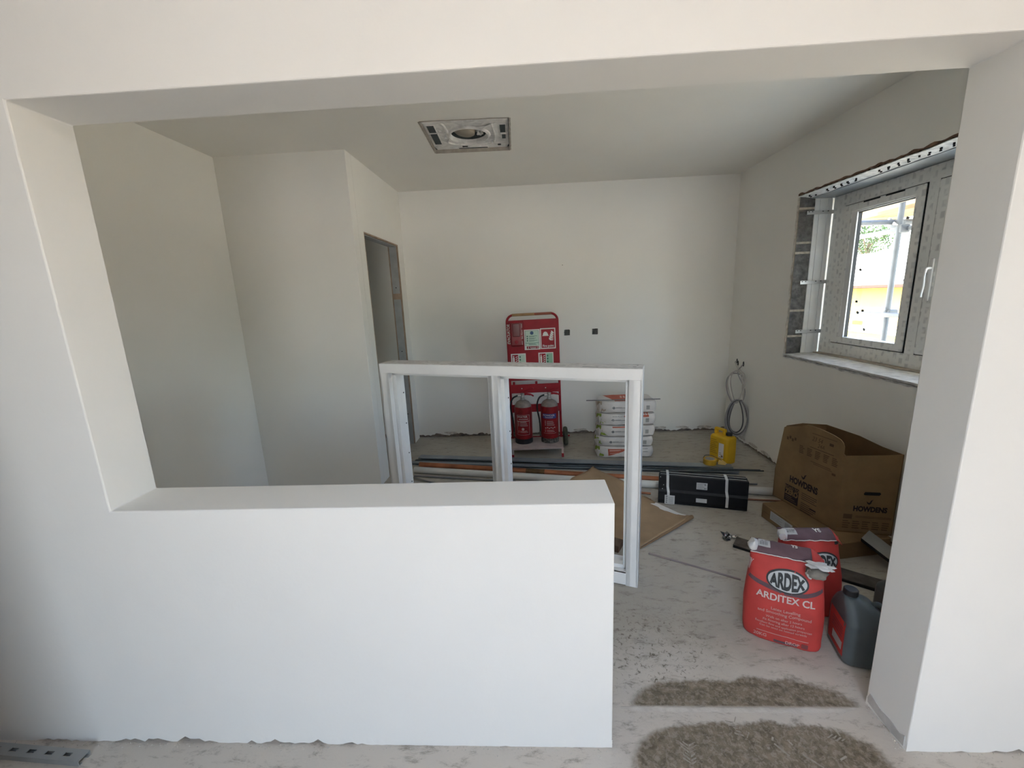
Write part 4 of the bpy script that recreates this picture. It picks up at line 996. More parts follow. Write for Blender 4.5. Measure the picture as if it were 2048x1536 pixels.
rod('grey_conduit', (-1.08, 2.285, 0.0085), (-0.45, 1.93, 0.0085), 0.008, GREYPVC, 'grey conduit angled towards the half wall, left of white frame', 'conduit')
rod('pointed_rod', (1.20, 2.10, 0.0075), (1.82, 2.035, 0.0075), 0.007, GREYPVC, 'grey rod whose tip shows behind right end of black pack', 'rod')
o = obj('maroon_bar', MB().rbox(0, 0.60, -0.014, 0.014, 0, 0.030, 0.003, 1), MAROON); o.location = (1.155, 2.178, 0); o.rotation_euler = (0, 0, rad(-9))
tag(o, 'flat maroon bar on floor behind the black panel pack', 'bar')
o = obj('black_wedge', MB().prism([(0, 0), (0.22, 0.0), (0.22, 0.05), (0.03, 0.03)], 0, 0.008), BLACK); o.location = (1.69, 1.935, 0.0); o.rotation_euler = (0, 0, rad(-9))
tag(o, 'flat black wedge-shaped scrap behind the cardboard carton', 'scrap')

# ---- black panels strapped in a pack
bp_ = thing('black_panel_pack', 'pack of black panels with white straps and labels, standing on floor', 'panel pack', (0.948, 1.769, 0), math.atan2(-0.153, 0.584))
BL, BH = 0.604, 0.225
pf = [(0.0, 0.030), (0.0, 0.060), (0.012, 0.058)]
for k, (y0, y1, zz) in enumerate(((0.0, 0.034, BH), (0.038, 0.060, BH + .006), (0.064, 0.088, BH + .004))):
    p_ = obj('panel', MB().rbox(0.0 + .004 * k, BL - .003 * k, y0, y1, 0.0, zz, 0.003, 2), PACK, bp_, True)
    if k < 2: obj('panel_edge', MB().box(0.012, BL - .012, y1 - .010, y1 - .003, zz - .001, zz + .0012), PACK_EDGE, p_)
obj('front_fold', MB().prism([(-0.008, 0.03), (-0.012, 0.10), (0.001, 0.118), (0.001, 0.012)], 0.004, BL - .004, Matrix(((0, 0, 1, 0), (1, 0, 0, 0), (0, 1, 0, 0), (0, 0, 0, 1)))), PACK, bp_)
for x in (0.070, 0.468):
    pth = [(x, -0.0140, 0.02), (x, -0.0150, 0.10), (x - .006, -0.0035, 0.14), (x - .008, -0.0028, BH + .003), (x - .008, 0.045, BH + .0095), (x - .008, 0.0905, BH + .007), (x - .008, 0.0905, 0.02)]
    v = []; f = []
    for i, p in enumerate(pth): v += [(p[0] - .009, p[1], p[2]), (p[0] + .009, p[1], p[2])]
    f = [(2 * i, 2 * i + 1, 2 * i + 3, 2 * i + 2) for i in range(len(pth) - 1)]
    obj('strap', MB().add(v, f), STRAP, bp_, solid=0.0012)
lb = obj('hanging_tag', MB().rbox(0.045, 0.115, -0.020, -0.018, 0.006, 0.078, 0.0006, 1), mk('label_white', (0.50, 0.50, 0.49), 0.6, var=0.1), bp_)
obj('label', MB().box(0.262, 0.335, -0.0028, -0.0006, 0.138, 0.190), MATS['label_white'], bp_)
obj('label', MB().box(0.262, 0.335, -0.0142, -0.011, 0.040, 0.070), MATS['label_white'], bp_)
LBM = frame_m((0, -0.0204, 0), (1, 0, 0), (0, 0, 1))
print_on('label_print', [rect2d(0.052, 0.015 + k * .016, 0.064, 0.026 + k * .016) for k in range(4)] + [rect2d(0.072, 0.014 + k * .008, 0.106, 0.0165 + k * .008) for k in range(7)], LBM, GREY_PRINT, lb, 0.0004)
print_on('label_print', [rect2d(0.268, 0.146 + k * .011, 0.305 + .01 * (k % 2), 0.149 + k * .011) for k in range(4)] + [ell2d(0.320, 0.178, 0.007, 0.007, 12, 1), rect2d(0.312, 0.144, 0.33, 0.152)], frame_m((0, -0.0032, 0), (1, 0, 0), (0, 0, 1)), GREY_PRINT, bp_, 0.0004)
for (x, z) in ((0.035, 0.150), (0.028, 0.118), (0.012, 0.212)): obj('rivet', MB().lathe([(0.003, 0), (0.003, 0.001)], 8, T(x, -0.001, z) @ RX(rad(90))), STRAP, bp_)

# ---- yellow jerrycan, tape roll, yellow scrap
def rrect(hx, hy, r, z, cx=0, cy=0, n=5):
    p = []
    for (sx_, sy_, a0) in ((1, 1, 0), (-1, 1, 90), (-1, -1, 180), (1, -1, 270)):
        for k in range(n + 1):
            a = rad(a0 + 90 * k / n); p.append((cx + sx_ * (hx - r) + r * math.cos(a), cy + sy_ * (hy - r) + r * math.sin(a), z))
    return p
jc = thing('yellow_jerrycan', 'yellow plastic jerrycan with white label standing by far right corner', 'jerrycan', (1.765, 2.545, 0), rad(-62))
bd = MB().sections([rrect(.088, .058, .02, 0.0), rrect(.096, .066, .024, 0.008), rrect(.097, .067, .024, 0.12), rrect(.096, .066, .024, 0.235), rrect(.088, .056, .02, 0.252), rrect(.074, .040, .015, 0.258)])
obj('body', bd, YELLOW, jc, True, 50)
hm = MB()
hm.rbox(-0.088, 0.022, -0.016, 0.016, 0.292, 0.314, 0.008, 3).rbox(-0.090, -0.060, -0.016, 0.016, 0.245, 0.310, 0.008, 3).rbox(-0.004, 0.024, -0.016, 0.016, 0.245, 0.310, 0.008, 3)
obj('handle', hm, YELLOW, jc, True, 50)
obj('neck', MB().lathe([(0.022, 0.250), (0.022, 0.268)], 16, T(0.058, 0, 0)), YELLOW, jc, True)
obj('cap', MB().lathe([(0.026, 0.266), (0.027, 0.270), (0.026, 0.290), (0.020, 0.292)], 18, T(0.058, 0, 0)), BLACK, jc, True)
JM = frame_m((0, -0.0675, 0), (1, 0, 0), (0, 0, 1))
print_on('label', [rect2d(0.010, 0.055, 0.062, 0.195)], JM, WHITE_PRINT, jc, 0.0006)
print_on('label_print', [rect2d(-0.08, 0.085 + k * 0.018, -0.005 - .012 * (k % 3), 0.089 + k * .018) for k in range(8)] + [rect2d(0.018, 0.062, 0.05, 0.066), rect2d(0.02, 0.085, 0.055, 0.089), rect2d(0.016, 0.10, 0.04, 0.104), rect2d(0.038, 0.068, 0.058, 0.08)], JM, mk('amber_print', (0.16, 0.08, 0.02), 0.7), jc, 0.0012)
tp = thing('tape_roll', 'roll of yellow tape lying on floor beside the jerrycan', 'tape', (1.592, 2.400, 0.0382))
obj('tape_winding', MB().lathe([(0.040, 0.001), (0.054, 0.0), (0.056, 0.002), (0.056, 0.046), (0.054, 0.048), (0.040, 0.047), (0.040, 0.001)], 30, caps=False), YELLOW2, tp, True)
obj('card_core', MB().lathe([(0.037, 0.002), (0.0402, 0.002), (0.0402, 0.0485), (0.037, 0.0485), (0.037, 0.002)], 30, caps=False), mk('grey_card', (0.36, 0.34, 0.30), 0.9), tp, True)
obj('tape_tail', MB().tube(bez([(-0.05, 0.02, 0.05), (-0.02, 0.05, 0.060), (0.03, 0.045, 0.058), (0.075, 0.0, 0.045), (0.10, -0.005, 0.03)], 5), 0.0028, 6), DUSTY_BLACK, tp, True)
obj('tape_end', MB().tube([(-0.055, 0.0, 0.012), (-0.085, 0.006, 0.016)], 0.002, 6), DUSTY_BLACK, tp)
ys = obj('yellow_scrap', MB().add([(0, 0, 0.001), (0.055, -0.025, 0.002), (0.085, 0.01, 0.004), (0.05, 0.045, 0.03), (0.02, 0.03, 0.022), (0.048, 0.004, 0.012)], [(0, 1, 5), (1, 2, 5), (2, 3, 5), (3, 4, 5), (4, 0, 5)]), mk('pale_yellow', (0.60, 0.42, 0.14), 0.6, var=0.1), solid=0.002)
ys.location = (1.652, 2.378, 0.0385); tag(ys, 'folded pale yellow scrap between tape roll and jerrycan', 'scrap')

# ---- cable coil hanging from two holes in the right wall
cc = thing('cable_coil', 'coiled grey and white cables hanging from holes in the right wall', 'cable', (2.10, 3.0, 0.28))
ex = Vector((0.86, -0.5, 0)).normalized()
def cpt(u, z, dd=0.0): q = ex * u; return (q.x - dd * .5, q.y - dd, z)
def loop(cx, cz, a, b, dd, tw, r_, m, nm='cable_loop'):
    pts = []
    for k in range(40):
        t = 2 * math.pi * k / 40
        pts.append(cpt(cx + a * math.cos(t) * (1 - 0.16 * math.sin(t)) + tw * math.sin(2 * t), cz + b * math.sin(t), dd + 0.010 * math.sin(t + tw * 80)))
    obj(nm, MB().tube(pts, r_, 8, True), m, cc, True)
for k, (a, b, c1, c2) in enumerate(((0.098, 0.195, 0, 0), (0.090, 0.188, .004, .004), (0.103, 0.190, -.003, -.004), (0.082, 0.182, .006, 0.002), (0.060, 0.178, -.006, 0.006))):
    loop(c1, 0.0 + c2, a, b, 0.02 - 0.010 * k, 0.006 - .003 * k, 0.0065, (CABLE, CABLE_DK, CABLE, CABLE, CABLE_DK)[k])
for k, (a, b, c1, c2) in enumerate(((0.070, 0.165, -.030, 0.315), (0.060, 0.17, -.015, 0.32), (0.078, 0.155, -.036, 0.30))):
    loop(c1, c2, a, b, 0.015 - 0.012 * k, 0.008 + 0.012, 0.006, (CABLE_W, CABLE_W, CABLE)[k])
hl1 = Vector((2.170, 3.235, 0.825)) - cc.location; hl2 = Vector((2.170, 3.10, 0.815)) - cc.location
for hh, m, s in ((hl1, CABLE_W, 0), (hl1 + Vector((0, -.02, -.02)), CABLE_W, 1), (hl2, CABLE, 2)):
    obj('cable_tail', MB().tube(bez([hh + Vector((0.004, 0, 0)), hh + Vector((-0.015, -0.01, -0.02)), Vector(cpt(0.02 - .02 * s, 0.46, 0.01)), Vector(cpt(0.03 + .01 * s, 0.30, 0.0)), Vector(cpt(0.045, 0.19, 0.0)), Vector(cpt(0.02, 0.175, 0.01))], 7), 0.0055, 8), m, cc, True)
obj('cable_tie', MB().tube([cpt(-0.01, 0.172, -0.03), cpt(0.03, 0.178, -0.03), cpt(0.03, 0.19, 0.04), cpt(-0.01, 0.185, 0.04)], 0.004, 6, True), CABLE_DK, cc)
for p in (hl1, hl1 + Vector((0, -.025, -.02)), hl2):
    obj('cable_hole', MB().lathe([(0.014, 0), (0.012, 0.003), (0.004, 0.0035)], 10, T(p.x + 0.0065, p.y, p.z) @ RY(rad(-90)) @ Matrix.Scale(2.0, 4, (1, 0, 0))), BLACK, cc)

# ---- flat carton with the open box standing on it
CH = 0.105
ct = thing('flat_carton', 'flat sealed brown carton with white label under the open box', 'carton', (1.592, 1.545, 0), math.atan2(0.16, 0.987))
cw_, cl_ = 0.43, 0.515
obj('carton_body', MB().rbox(0, cw_, -cl_, 0, 0, CH, 0.004, 1), KRAFT, ct)
obj('flap_seam', MB().box(-0.0005, 0.002, -cl_ + .02, -0.02, CH * .5 - .001, CH * .5 + .001), KRAFT_PRINT, ct)
obj('label', MB().box(-0.0012, 0.001, -0.275, -0.085, 0.030, 0.088), MATS['label_white'], ct)
print_on('label_print', [rect2d(0.095, 0.04 + k * .009, 0.19 - .02 * (k % 2), 0.044 + k * .009) for k in range(5)] + [rect2d(0.215, 0.04, 0.26, 0.078)], frame_m((-0.0016, 0, 0), (0, -1, 0), (0, 0, 1)), mk('pale_grey_print', (0.34, 0.34, 0.33), 0.7), ct, 0.0006)
bl = Vector((1.723, 1.655)); bn = Vector((1.83, 1.18)); br = Vector((2.11, 1.122)); bb = bl + br - bn
ob = thing('open_cardboard_box', 'tall open brown cardboard box with black lettering, standing on the flat carton', 'box', (bn.x, bn.y, CH))
def P3(p, z): return (p.x - bn.x, p.y - bn.y, z - CH)
def face_panel(nm, a, b, top, z0=CH, th=0.005, m=KRAFT, inner=True):
    """upright card panel from a to b, its top edge given as (distance along, height)"""
    a = Vector(a); b = Vector(b); e = (b - a).normalized(); n_ = Vector((e.y, -e.x)); L_ = (b - a).length
    loop_ = [(0, z0), (L_, z0)] + list(reversed(top))
    v = []
    for s in (0, -th):
        for d_, z in loop_: v.append(P3(a + e * d_ + n_ * s, z))
    k = len(loop_); f = [tuple(range(k)), tuple(range(2 * k - 1, k - 1, -1))] + [(i, (i + 1) % k, k + (i + 1) % k, k + i) for i in range(k)]
    return obj(nm, MB().add(v, f), m, ob)
face_panel('side_panel', bl, bn, [(0.0, 0.30), (0.045, 0.630), (0.06, 0.640), (0.165, 0.672), (0.190, 0.684), (0.219, 0.697), (0.250, 0.701), (0.308, 0.700), (0.40, 0.690), (0.450, 0.676), (0.468, 0.660), (0.476, 0.640), (0.477, 0.598), (0.4868, 0.590)])
LR = (br - bn).length
face_panel('side_panel', bn, br, [(0.0, 0.588), (LR * .3, 0.594), (LR * .7, 0.603), (LR, 0.612)])
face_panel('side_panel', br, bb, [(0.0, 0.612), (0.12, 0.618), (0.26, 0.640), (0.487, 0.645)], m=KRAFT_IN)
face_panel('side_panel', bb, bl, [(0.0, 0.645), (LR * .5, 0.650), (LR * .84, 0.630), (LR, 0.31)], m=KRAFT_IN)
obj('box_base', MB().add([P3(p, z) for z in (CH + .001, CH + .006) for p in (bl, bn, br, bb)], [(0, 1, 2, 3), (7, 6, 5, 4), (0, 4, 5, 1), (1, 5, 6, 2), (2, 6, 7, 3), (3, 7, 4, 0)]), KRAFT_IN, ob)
eL = (bn - bl).normalized(); eR = (br - bn).normalized()
ML = frame_m(P3(bl + Vector((eL.y, -eL.x)) * 0.0, 0), (eL.x, eL.y, 0), (0, 0, 1)); MR = frame_m(P3(bn, 0), (eR.x, eR.y, 0), (0, 0, 1))
def bird(x, z, s): return [poly2d([(x - .9 * s, z + .4 * s), (x - .55 * s, z - .5 * s), (x, z - .9 * s), (x + .55 * s, z - .4 * s), (x + .75 * s, z + .5 * s), (x + 1.15 * s, z + 1.1 * s), (x + .35 * s, z + .7 * s), (x + .2 * s, z + .05 * s), (x - .15 * s, z - .2 * s), (x - .45 * s, z)])]
def pl(nm, pc, m=PLUM_PRINT, off=0.0006): return print_on(nm, pc, ML, m, ob, off)
def prr(nm, pc, m=PLUM_PRINT, off=0.0006): return print_on(nm, pc, MR, m, ob, off)
pl('box_lettering', [text2d('HOWDENS', 0.060, 0.236, 0.290, 'CENTER', 0.05, 0.70)] + bird(0.232, 0.345, 0.020))
pl('printed_panel', [rect2d(0.100, 0.125, 0.210, 0.243)])
pl('panel_lettering', [text2d('ROAD TO', 0.030, 0.155, 0.225, 'CENTER', 0.03, 0.80), text2d('ZERO', 0.050, 0.155, 0.193, 'CENTER', 0.05, 0.78), rect2d(0.108, 0.160, 0.16, 0.164), rect2d(0.108, 0.148, 0.185, 0.152), rect2d(0.108, 0.136, 0.20, 0.139)], KRAFT, 0.0012)
pl('printed_lines', [rect2d(0.232, 0.112 + k * .0135, 0.345 - 0.03 * (k in (0, 4)) - 0.015 * (k % 3 == 1), 0.1155 + k * .0135) for k in range(10) if k != 5] + [rect2d(0.30, 0.150, 0.345, 0.160)])
pl('handwriting', [text2d('23 54', 0.040, 0.30, 0.622, 'CENTER', 0.0, 0.8, 0.3), text2d('24A', 0.036, 0.33, 0.588, 'CENTER', 0.0, 0.8, 0.3), rect2d(0.255, 0.562, 0.42, 0.566), rect2d(0.262, 0.655, 0.43, 0.658), rect2d(0.385, 0.615, 0.412, 0.632)], KRAFT_PRINT)
rl = random.Random(9)
pc = []
for k in range(5):
    x0 = 0.18 + k * 0.058
    for j in range(5): pc.append(rect2d(x0, 0.500 + j * .011, x0 + 0.026 + 0.014 * rl.random(), 0.506 + j * .011))
pc += [rect2d(0.27, 0.470, 0.41, 0.474), rect2d(0.29, 0.460, 0.42, 0.4635), rect2d(0.42, 0.44, 0.445, 0.455)] + [rect2d(0.075 + k * .02, 0.555 + (k % 2) * .012, 0.09 + k * .02, 0.575 + (k % 2) * .012) for k in range(4)]
pl('small_print', pc, mk('light_brown_print', (0.095, 0.055, 0.024), 0.85, var=0.15))
prr('box_lettering', [text2d('HOWDENS', 0.044, 0.160, 0.262, 'CENTER', 0.05, 0.76)] + bird(0.152, 0.308, 0.017))
hh = [(0.118 + 0.0, 0.360), (0.122, 0.352), (0.196, 0.354), (0.204, 0.364), (0.198, 0.374), (0.124, 0.372)]
prr('hand_hole', [poly2d(hh)], BLACKEDGE)
pc = [rect2d(0.092, 0.214, 0.272, 0.217), rect2d(0.092, 0.206, 0.272, 0.209), rect2d(0.03, 0.195, 0.075, 0.225)]
for j in range(4):
    for k in range(5): pc.append(rect2d(0.03 + k * .05, 0.135 + j * .014, 0.058 + k * .05 + .012 * rl.random(), 0.141 + j * .014))
prr('small_print', pc, MATS['light_brown_print'])
obj('packing_tape', MB().add([P3(bn + eR * d_ + Vector((eR.y, -eR.x)) * 0.0007, z) for d_, z in ((0.0, 0.112), (LR, 0.112), (LR, 0.135), (0.0, 0.130))], [(0, 1, 2, 3)]), mk('brown_packing_tape', (0.20, 0.125, 0.06), 0.35), ob)

# ---- panel leaning off the carton, dark plank, offcuts
lp = thing('edged_panel', 'grey panel with black edge sloping off the flat carton by right wall', 'panel', (1.925, 1.02, 0.0))
a0, a1 = Vector((1.872, 1.040, 0.145)), Vector((2.035, 0.865, 0.008)); wv = Vector((0.105, 0.080, 0)); up = Vector((0.0, 0.0, 0.02))
def slabq(a, b, c, d, t): return [a, b, c, d, a - t, b - t, c - t, d - t], [(0, 1, 2, 3), (7, 6, 5, 4), (0, 4, 5, 1), (1, 5, 6, 2), (2, 6, 7, 3), (3, 7, 4, 0)]
L0 = lp.location
v, f = slabq(a0 - L0, a1 - L0, a1 + wv - L0, a0 + wv - L0, Vector((0, 0, .014))); obj('laminate', MB().add(v, f), GREYBOARD, lp)
off = Vector((-.002, -.0016, 0)); v, f = slabq(a0 + off - L0 + Vector((0, 0, .001)), a1 + off - L0 + Vector((0, 0, .001)), a1 - L0 + Vector((0, 0, .001)), a0 - L0 + Vector((0, 0, .001)), Vector((0, 0, .018))); obj('black_edging', MB().add(v, f), BLACKEDGE, lp)
pk = thing('dark_plank', 'long dark slate-grey plank on floor passing behind the red bags', 'plank', (1.232, 1.185, 0), math.atan2(0.735 - 1.185, 1.83 - 1.232))
PLn = 0.83
obj('plank_face', MB().rbox(0, PLn, 0, 0.105, 0.0155, 0.020, 0.001, 1), SLATE, pk)
obj('plank_core', MB().rbox(0, PLn, -0.0005, 0.105, 0, 0.016, 0.001, 1), BLACKEDGE, pk)
o = obj('timber_offcut', MB().rbox(-0.06, 0.06, -0.045, 0.045, 0, 0.045, 0.003, 1), WOODDK); o.location = (0.49, 1.205, 0); o.rotation_euler = (0, 0, rad(-30)); tag(o, 'dark timber offcut on floor seen through the white frame', 'offcut')
o = obj('timber_batten', MB().rbox(-0.20, 0.14, -0.018, 0.018, 0, 0.022, 0.002, 1), BATTEN); o.location = (0.47, 1.085, 0); o.rotation_euler = (0, 0, rad(-14)); tag(o, 'pale timber batten on floor just behind the white frame', 'batten')
a, b = Vector((0.70, 1.128)), Vector((1.02, 0.945))
o = obj('edging_strip', MB().rbox(0, (b - a).length + 0.13, -0.006, 0.006, 0, 0.007, 0.002, 1), mk('mauve_grey_strip', (0.25, 0.21, 0.20), 0.6, var=0.1)); o.location = (a.x, a.y, 0); o.rotation_euler = (0, 0, math.atan2(b.y - a.y, b.x - a.x)); tag(o, 'thin mauve-grey edging strip on floor from brown paper to red bag', 'strip')
fo = thing('foil_scrap', 'crumpled shiny foil scrap on the dusty floor left of the plank', 'foil', (1.245, 1.275, 0))
obj('foil_piece', crumple(-0.012, 0.0, 0.020, 0.026, 0.020, 0.022, 0.75, 2, 2), FOIL, fo)
obj('foil_piece', crumple(0.044, 0.012, 0.009, 0.020, 0.010, 0.010, 0.8, 7, 2), FOIL, fo)
obj('dark_lining', MB().add([(-0.045, 0.02, 0.045), (-0.005, 0.005, 0.035), (0.005, -0.022, 0.004), (-0.02, -0.024, 0.002)], [(0, 1, 2, 3)]), BLACK, fo, solid=0.001)

# ---- sheet of brown paper
sh = thing('brown_paper_sheet', 'sheet of brown paper with white smear lying on floor behind the frame', 'paper', (0.60, 1.70, 0))
A, B, C_, D = Vector((0.53, 2.27)), Vector((1.115, 1.50)), Vector((0.655, 1.15)), Vector((0.06, 1.80))
def pf_(u, v):      # u: A->B, v: A->D
    p = A.lerp(B, u).lerp(D.lerp(C_, u), v)
    z = 0.006 + 0.010 * max(0, nz((p.x * 3.2, p.y * 3.2, 2))) + 0.085 * max(0, 1 - u * 2.2 - v * 1.6)
    e = max(0.0, u - 0.86) / 0.14
    p = p - (B - A).normalized() * 0.015 * e * e
    z += 0.030 * e * e * (1 - 0.75 * v)
    sd = p.y - (2.415 - 0.19 * (p.x + 1.105)); t = min(1, max(0, (sd + 0.20) / 0.16)); z = max(z, 0.012 + 0.064 * t * t * (3 - 2 * t)) if t > 0 else z
    sd = p.y - (2.145 - 0.258 * (p.x + 0.02)); t = min(1, max(0, 1 - abs(sd) / 0.09)); z += 0.016 * t * t
    sd = p.y - (1.975 - 0.281 * (p.x - 0.30)); t = min(1, max(0, 1 - abs(sd) / 0.09)); z += 0.014 * t * t
    return (p.x - 0.60, p.y - 1.70, z)
pmb = MB().grid(pf_, 30, 24)
obj('paper', pmb, KRAFT_PAPER, sh, True, 60, solid=0.0015)
sp = []
for k in range(22):
    a = 2 * math.pi * k / 22; r_ = 1 + 0.45 * nz((math.cos(a) * 3, math.sin(a) * 3, 1.7))
    sp.append((0.105 * r_ * math.cos(a), 0.030 * r_ * math.sin(a)))
WS = Matrix.Translation((0.965 - .60, 1.665 - 1.70, 0.02)) @ RZ(rad(-48))
print_on('white_smear', [poly2d(sp), poly2d([(0.10, -0.012), (0.16, -0.008), (0.165, 0.008), (0.11, 0.014)])], WS, WHITE_PRINT, sh, 0.002, bvh_of(pmb), 0.02)
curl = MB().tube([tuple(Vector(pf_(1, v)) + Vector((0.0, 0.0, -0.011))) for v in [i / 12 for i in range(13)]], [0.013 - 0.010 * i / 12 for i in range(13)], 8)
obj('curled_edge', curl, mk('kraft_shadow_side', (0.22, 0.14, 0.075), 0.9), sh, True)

# ---- two red bags of levelling compound
def bag_body(W, Tt, H, seed, lean=0.0, n=44):
    secs = []
    zs_ = [0.0, 0.006, 0.02, 0.05, 0.10, 0.16, 0.22, 0.28, 0.33, 0.37, 0.395, 0.41]
    for i, z in enumerate(zs_):
        z = z * H / 0.41; t = z / H
        hw = W / 2 * (0.94 + 0.07 * math.sin(math.pi * min(1, t * 1.1 + .1)) - 0.05 * t) * (0.93 if i == 0 else 0.985 if i == 1 else 1)
        ht = Tt / 2 * (0.80 + 0.32 * math.sin(math.pi * (0.12 + 0.75 * t)) - 0.60 * t * t * t) * (0.9 if i == 0 else 0.97 if i == 1 else 1)
        q = []
        for k in range(n):
            a = 2 * math.pi * k / n; c, s = math.cos(a), math.sin(a); pw = 3.2
            r_ = (abs(c) ** pw + abs(s) ** pw) ** (-1 / pw)
            x, y = hw * r_ * c, ht * r_ * s
            wv_ = 0.0075 * nz((x * 13 + seed, y * 13, z * 15)) + 0.004 * nz((x * 30 + seed, y * 30, z * 34 + 4))
            q.append((x * (1 + wv_ / W), y + (wv_ * (1 if s > 0 else -1)) * abs(s) + lean * z, z if i else 0.0))
        secs.append(q)
    return MB().sections(secs)
def bag(loc, rz, W, Tt, H, lab, seed, lean, open_right):
    g = thing('compound_bag', lab, 'bag', loc, rz, 'red bags of levelling compound')
    body = bag_body(W, Tt, H, seed, lean); obj('paper_bag', body, BAG, g, True, 70)
    bv = bvh_of(body); M_ = frame_m((0, -Tt / 2 - .04, 0), (1, 0, 0), (0, 0, 1))
    tw_ = Tt * 0.23; x0, x1 = -W * .47, W * .47 - (0.055 if open_right else 0.035)
    x0 = -W * .455
    def flap(u, v): return (x0 + (x1 - x0) * u, lean * H - tw_ + 2 * tw_ * v, H - 0.004 + 0.030 * v + 0.004 * nz((u * 9, v * 4, seed)) + 0.010 * math.sin(math.pi * v))
    fm_ = MB().grid(flap, 20, 6)
    obj('top_band', fm_, PLUM, g, True, 60, solid=0.003)
    obj('piping', MB().tube([tuple(Vector(flap(i / 20, 0)) + Vector((0, -0.0015, 0.001))) for i in range(21)], 0.0018, 6), WHITE_PRINT, g)
    def rflap(u, v): return (x1 + (W * .445 - x1) * u, lean * H - tw_ + 2 * tw_ * v, H - 0.004 + (0.030 * v + 0.010 * math.sin(math.pi * v)) * (1 - .55 * u) - 0.022 * u * u)
    obj('red_gusset', MB().grid(rflap, 5, 6), BAG, g, True, 60, solid=0.003)
    TMx = frame_m((0, 0, H + .1), (1, 0, 0), (0, 1, 0)); fb = bvh_of(fm_)
    print_on('barcode_label', [rect2d(x0 + .030, lean * H - .012, x0 + .078, lean * H + tw_ * .85, 4, 4)], TMx, mk('label_grey_white', (0.45, 0.44, 0.43), 0.7, var=0.1), g, 0.0024, fb)
    print_on('barcode', [rect2d(x0 + .038 + .0036 * k, lean * H - .004, x0 + .0395 + .0036 * k + .001 * (k % 3 == 0), lean * H + tw_ * .5, 1, 3) for k in range(9)], TMx, GREY_PRINT, g, 0.0032, fb)
    obj('paper_spout', crumple(x0 + .010, lean * H - .010, H + 0.016, 0.020, tw_ * 0.9, 0.030, 0.35, seed + 2, 2), TORN, g, True, 60)
    return g, body, bv, M_, flap, fb, TMx
W1, T1, H1 = 0.312, 0.150, 0.394
c1 = Vector((0.952, 0.501, 0)).lerp(Vector((1.234, 0.371, 0)), 0.5); r1 = math.atan2(-0.130, 0.282)
c1 = c1 + Vector((-math.sin(r1), math.cos(r1), 0)) * (T1 / 2)
g1, b1, bv1, M1, fl1, fb1, TM1 = bag(c1, r1, W1, T1, H1, 'front red bag of levelling compound with torn open corner and full white lettering', 1.0, 0.10, True)
def on_bag(nm, pc, m, off=0.0009, cut=0.018, warp=None): return print_on(nm, pc, M1, m, g1, off, bv1, cut, warp)
def curve_z(s): 
    P_ = [(-.17, .287), (-.155, .283), (-.065, .262), (0.0, .250), (.07, .254), (.155, .288), (.17, .292)]
    for i in range(len(P_) - 1):
        if P_[i][0] <= s <= P_[i + 1][0]:
            t = (s - P_[i][0]) / (P_[i + 1][0] - P_[i][0]); return P_[i][1] + (P_[i + 1][1] - P_[i][1]) * t
    return P_[-1][1]
bandp = ([(-.143 + .286 * i / 40, curve_z(-.143 + .286 * i / 40) + (-.009 + .006 * j)) for j in range(4) for i in range(41)], [(j * 41 + i, j * 41 + i + 1, j * 41 + 42 + i, j * 41 + 41 + i) for i in range(40) for j in range(3)])
on_bag('waist_band', [bandp], PLUM, 0.0012, 0)
LX, LZ = 0.004, 0.298
def bend(p): return (p[0], p[1] + 0.010 * math.sin((p[0] - LX) * 20) * 0 - 0.6 * (p[0] - LX) * (p[0] - LX) * (1 if p[1] < LZ else 0.2) * 0)
on_bag('logo_oval', [ell2d(LX, LZ, 0.080, 0.050, 40, 5)], DK_PRINT, 0.0016, 0)
on_bag('logo_field', [ell2d(LX, LZ, 0.073, 0.0425, 40, 5)], SILVER, 0.0023, 0)
def logo_text(body, cx, cz, a, b):
    V, F = text2d(body, 1.0, 0, 0, 'CENTER', 0.045, 1.0, 0, 1.0)
    xs = [v[0] for v in V]; ys = [v[1] for v in V]; mx, my = (min(xs) + max(xs)) / 2, (min(ys) + max(ys)) / 2; w2 = (max(xs) - min(xs)) / 2; h2 = (max(ys) - min(ys)) / 2
    o_ = []
    for x, y in V:
        X = (x - mx) / w2 * a * 0.90
        o_.append((cx + X, cz + (y - my) / h2 * b * 0.86 * math.sqrt(max(0.12, 1 - (X / a) ** 2))))
    return o_, F
on_bag('logo_lettering', [logo_text('ARDEX', LX, LZ, 0.073, 0.0425)], DK_PRINT, 0.0040, 0.008)
on_bag('product_lettering', [text2d('ARDITEX CL', 0.040, 0.000, 0.222, 'CENTER', 0.022, 0.98)], mk('cream_print', (0.58, 0.47, 0.43), 0.75, var=0.1), 0.0018, 0.010)
sm = mk('pink_cream_print', (0.52, 0.30, 0.27), 0.8, var=0.12)
on_bag('small_lettering', [text2d('Latex Levelling', 0.0185, 0.004, 0.171, 'CENTER', 0.012), text2d('and Smoothing Compound', 0.0185, 0.000, 0.153, 'CENTER', 0.012),
        text2d('Walk on after 2 hours', 0.0150, 0.000, 0.130, 'CENTER', 0.01), text2d('Fit flooring after 12 hours', 0.0150, 0.000, 0.113, 'CENTER', 0.01),
        text2d('Excellent flow and application properties', 0.0140, 0.000, 0.096, 'CENTER', 0.01, 0.92), text2d('Can be used on heated screeds', 0.0140, 0.0, 0.080, 'CENTER', 0.01)], sm, 0.0018, 0.010)
on_bag('rule_line', [rect2d(-0.098, 0.046, 0.098, 0.049, 20, 1)], sm, 0.0012, 0)
on_bag('weight_lettering', [text2d('20KG', 0.022, -0.083, 0.028, 'CENTER', 0.015)], sm, 0.0018, 0.010)
on_bag('foot_print', [rect2d(-0.030, 0.010, 0.060, 0.022, 8, 2)], PLUM, 0.0010, 0.0)
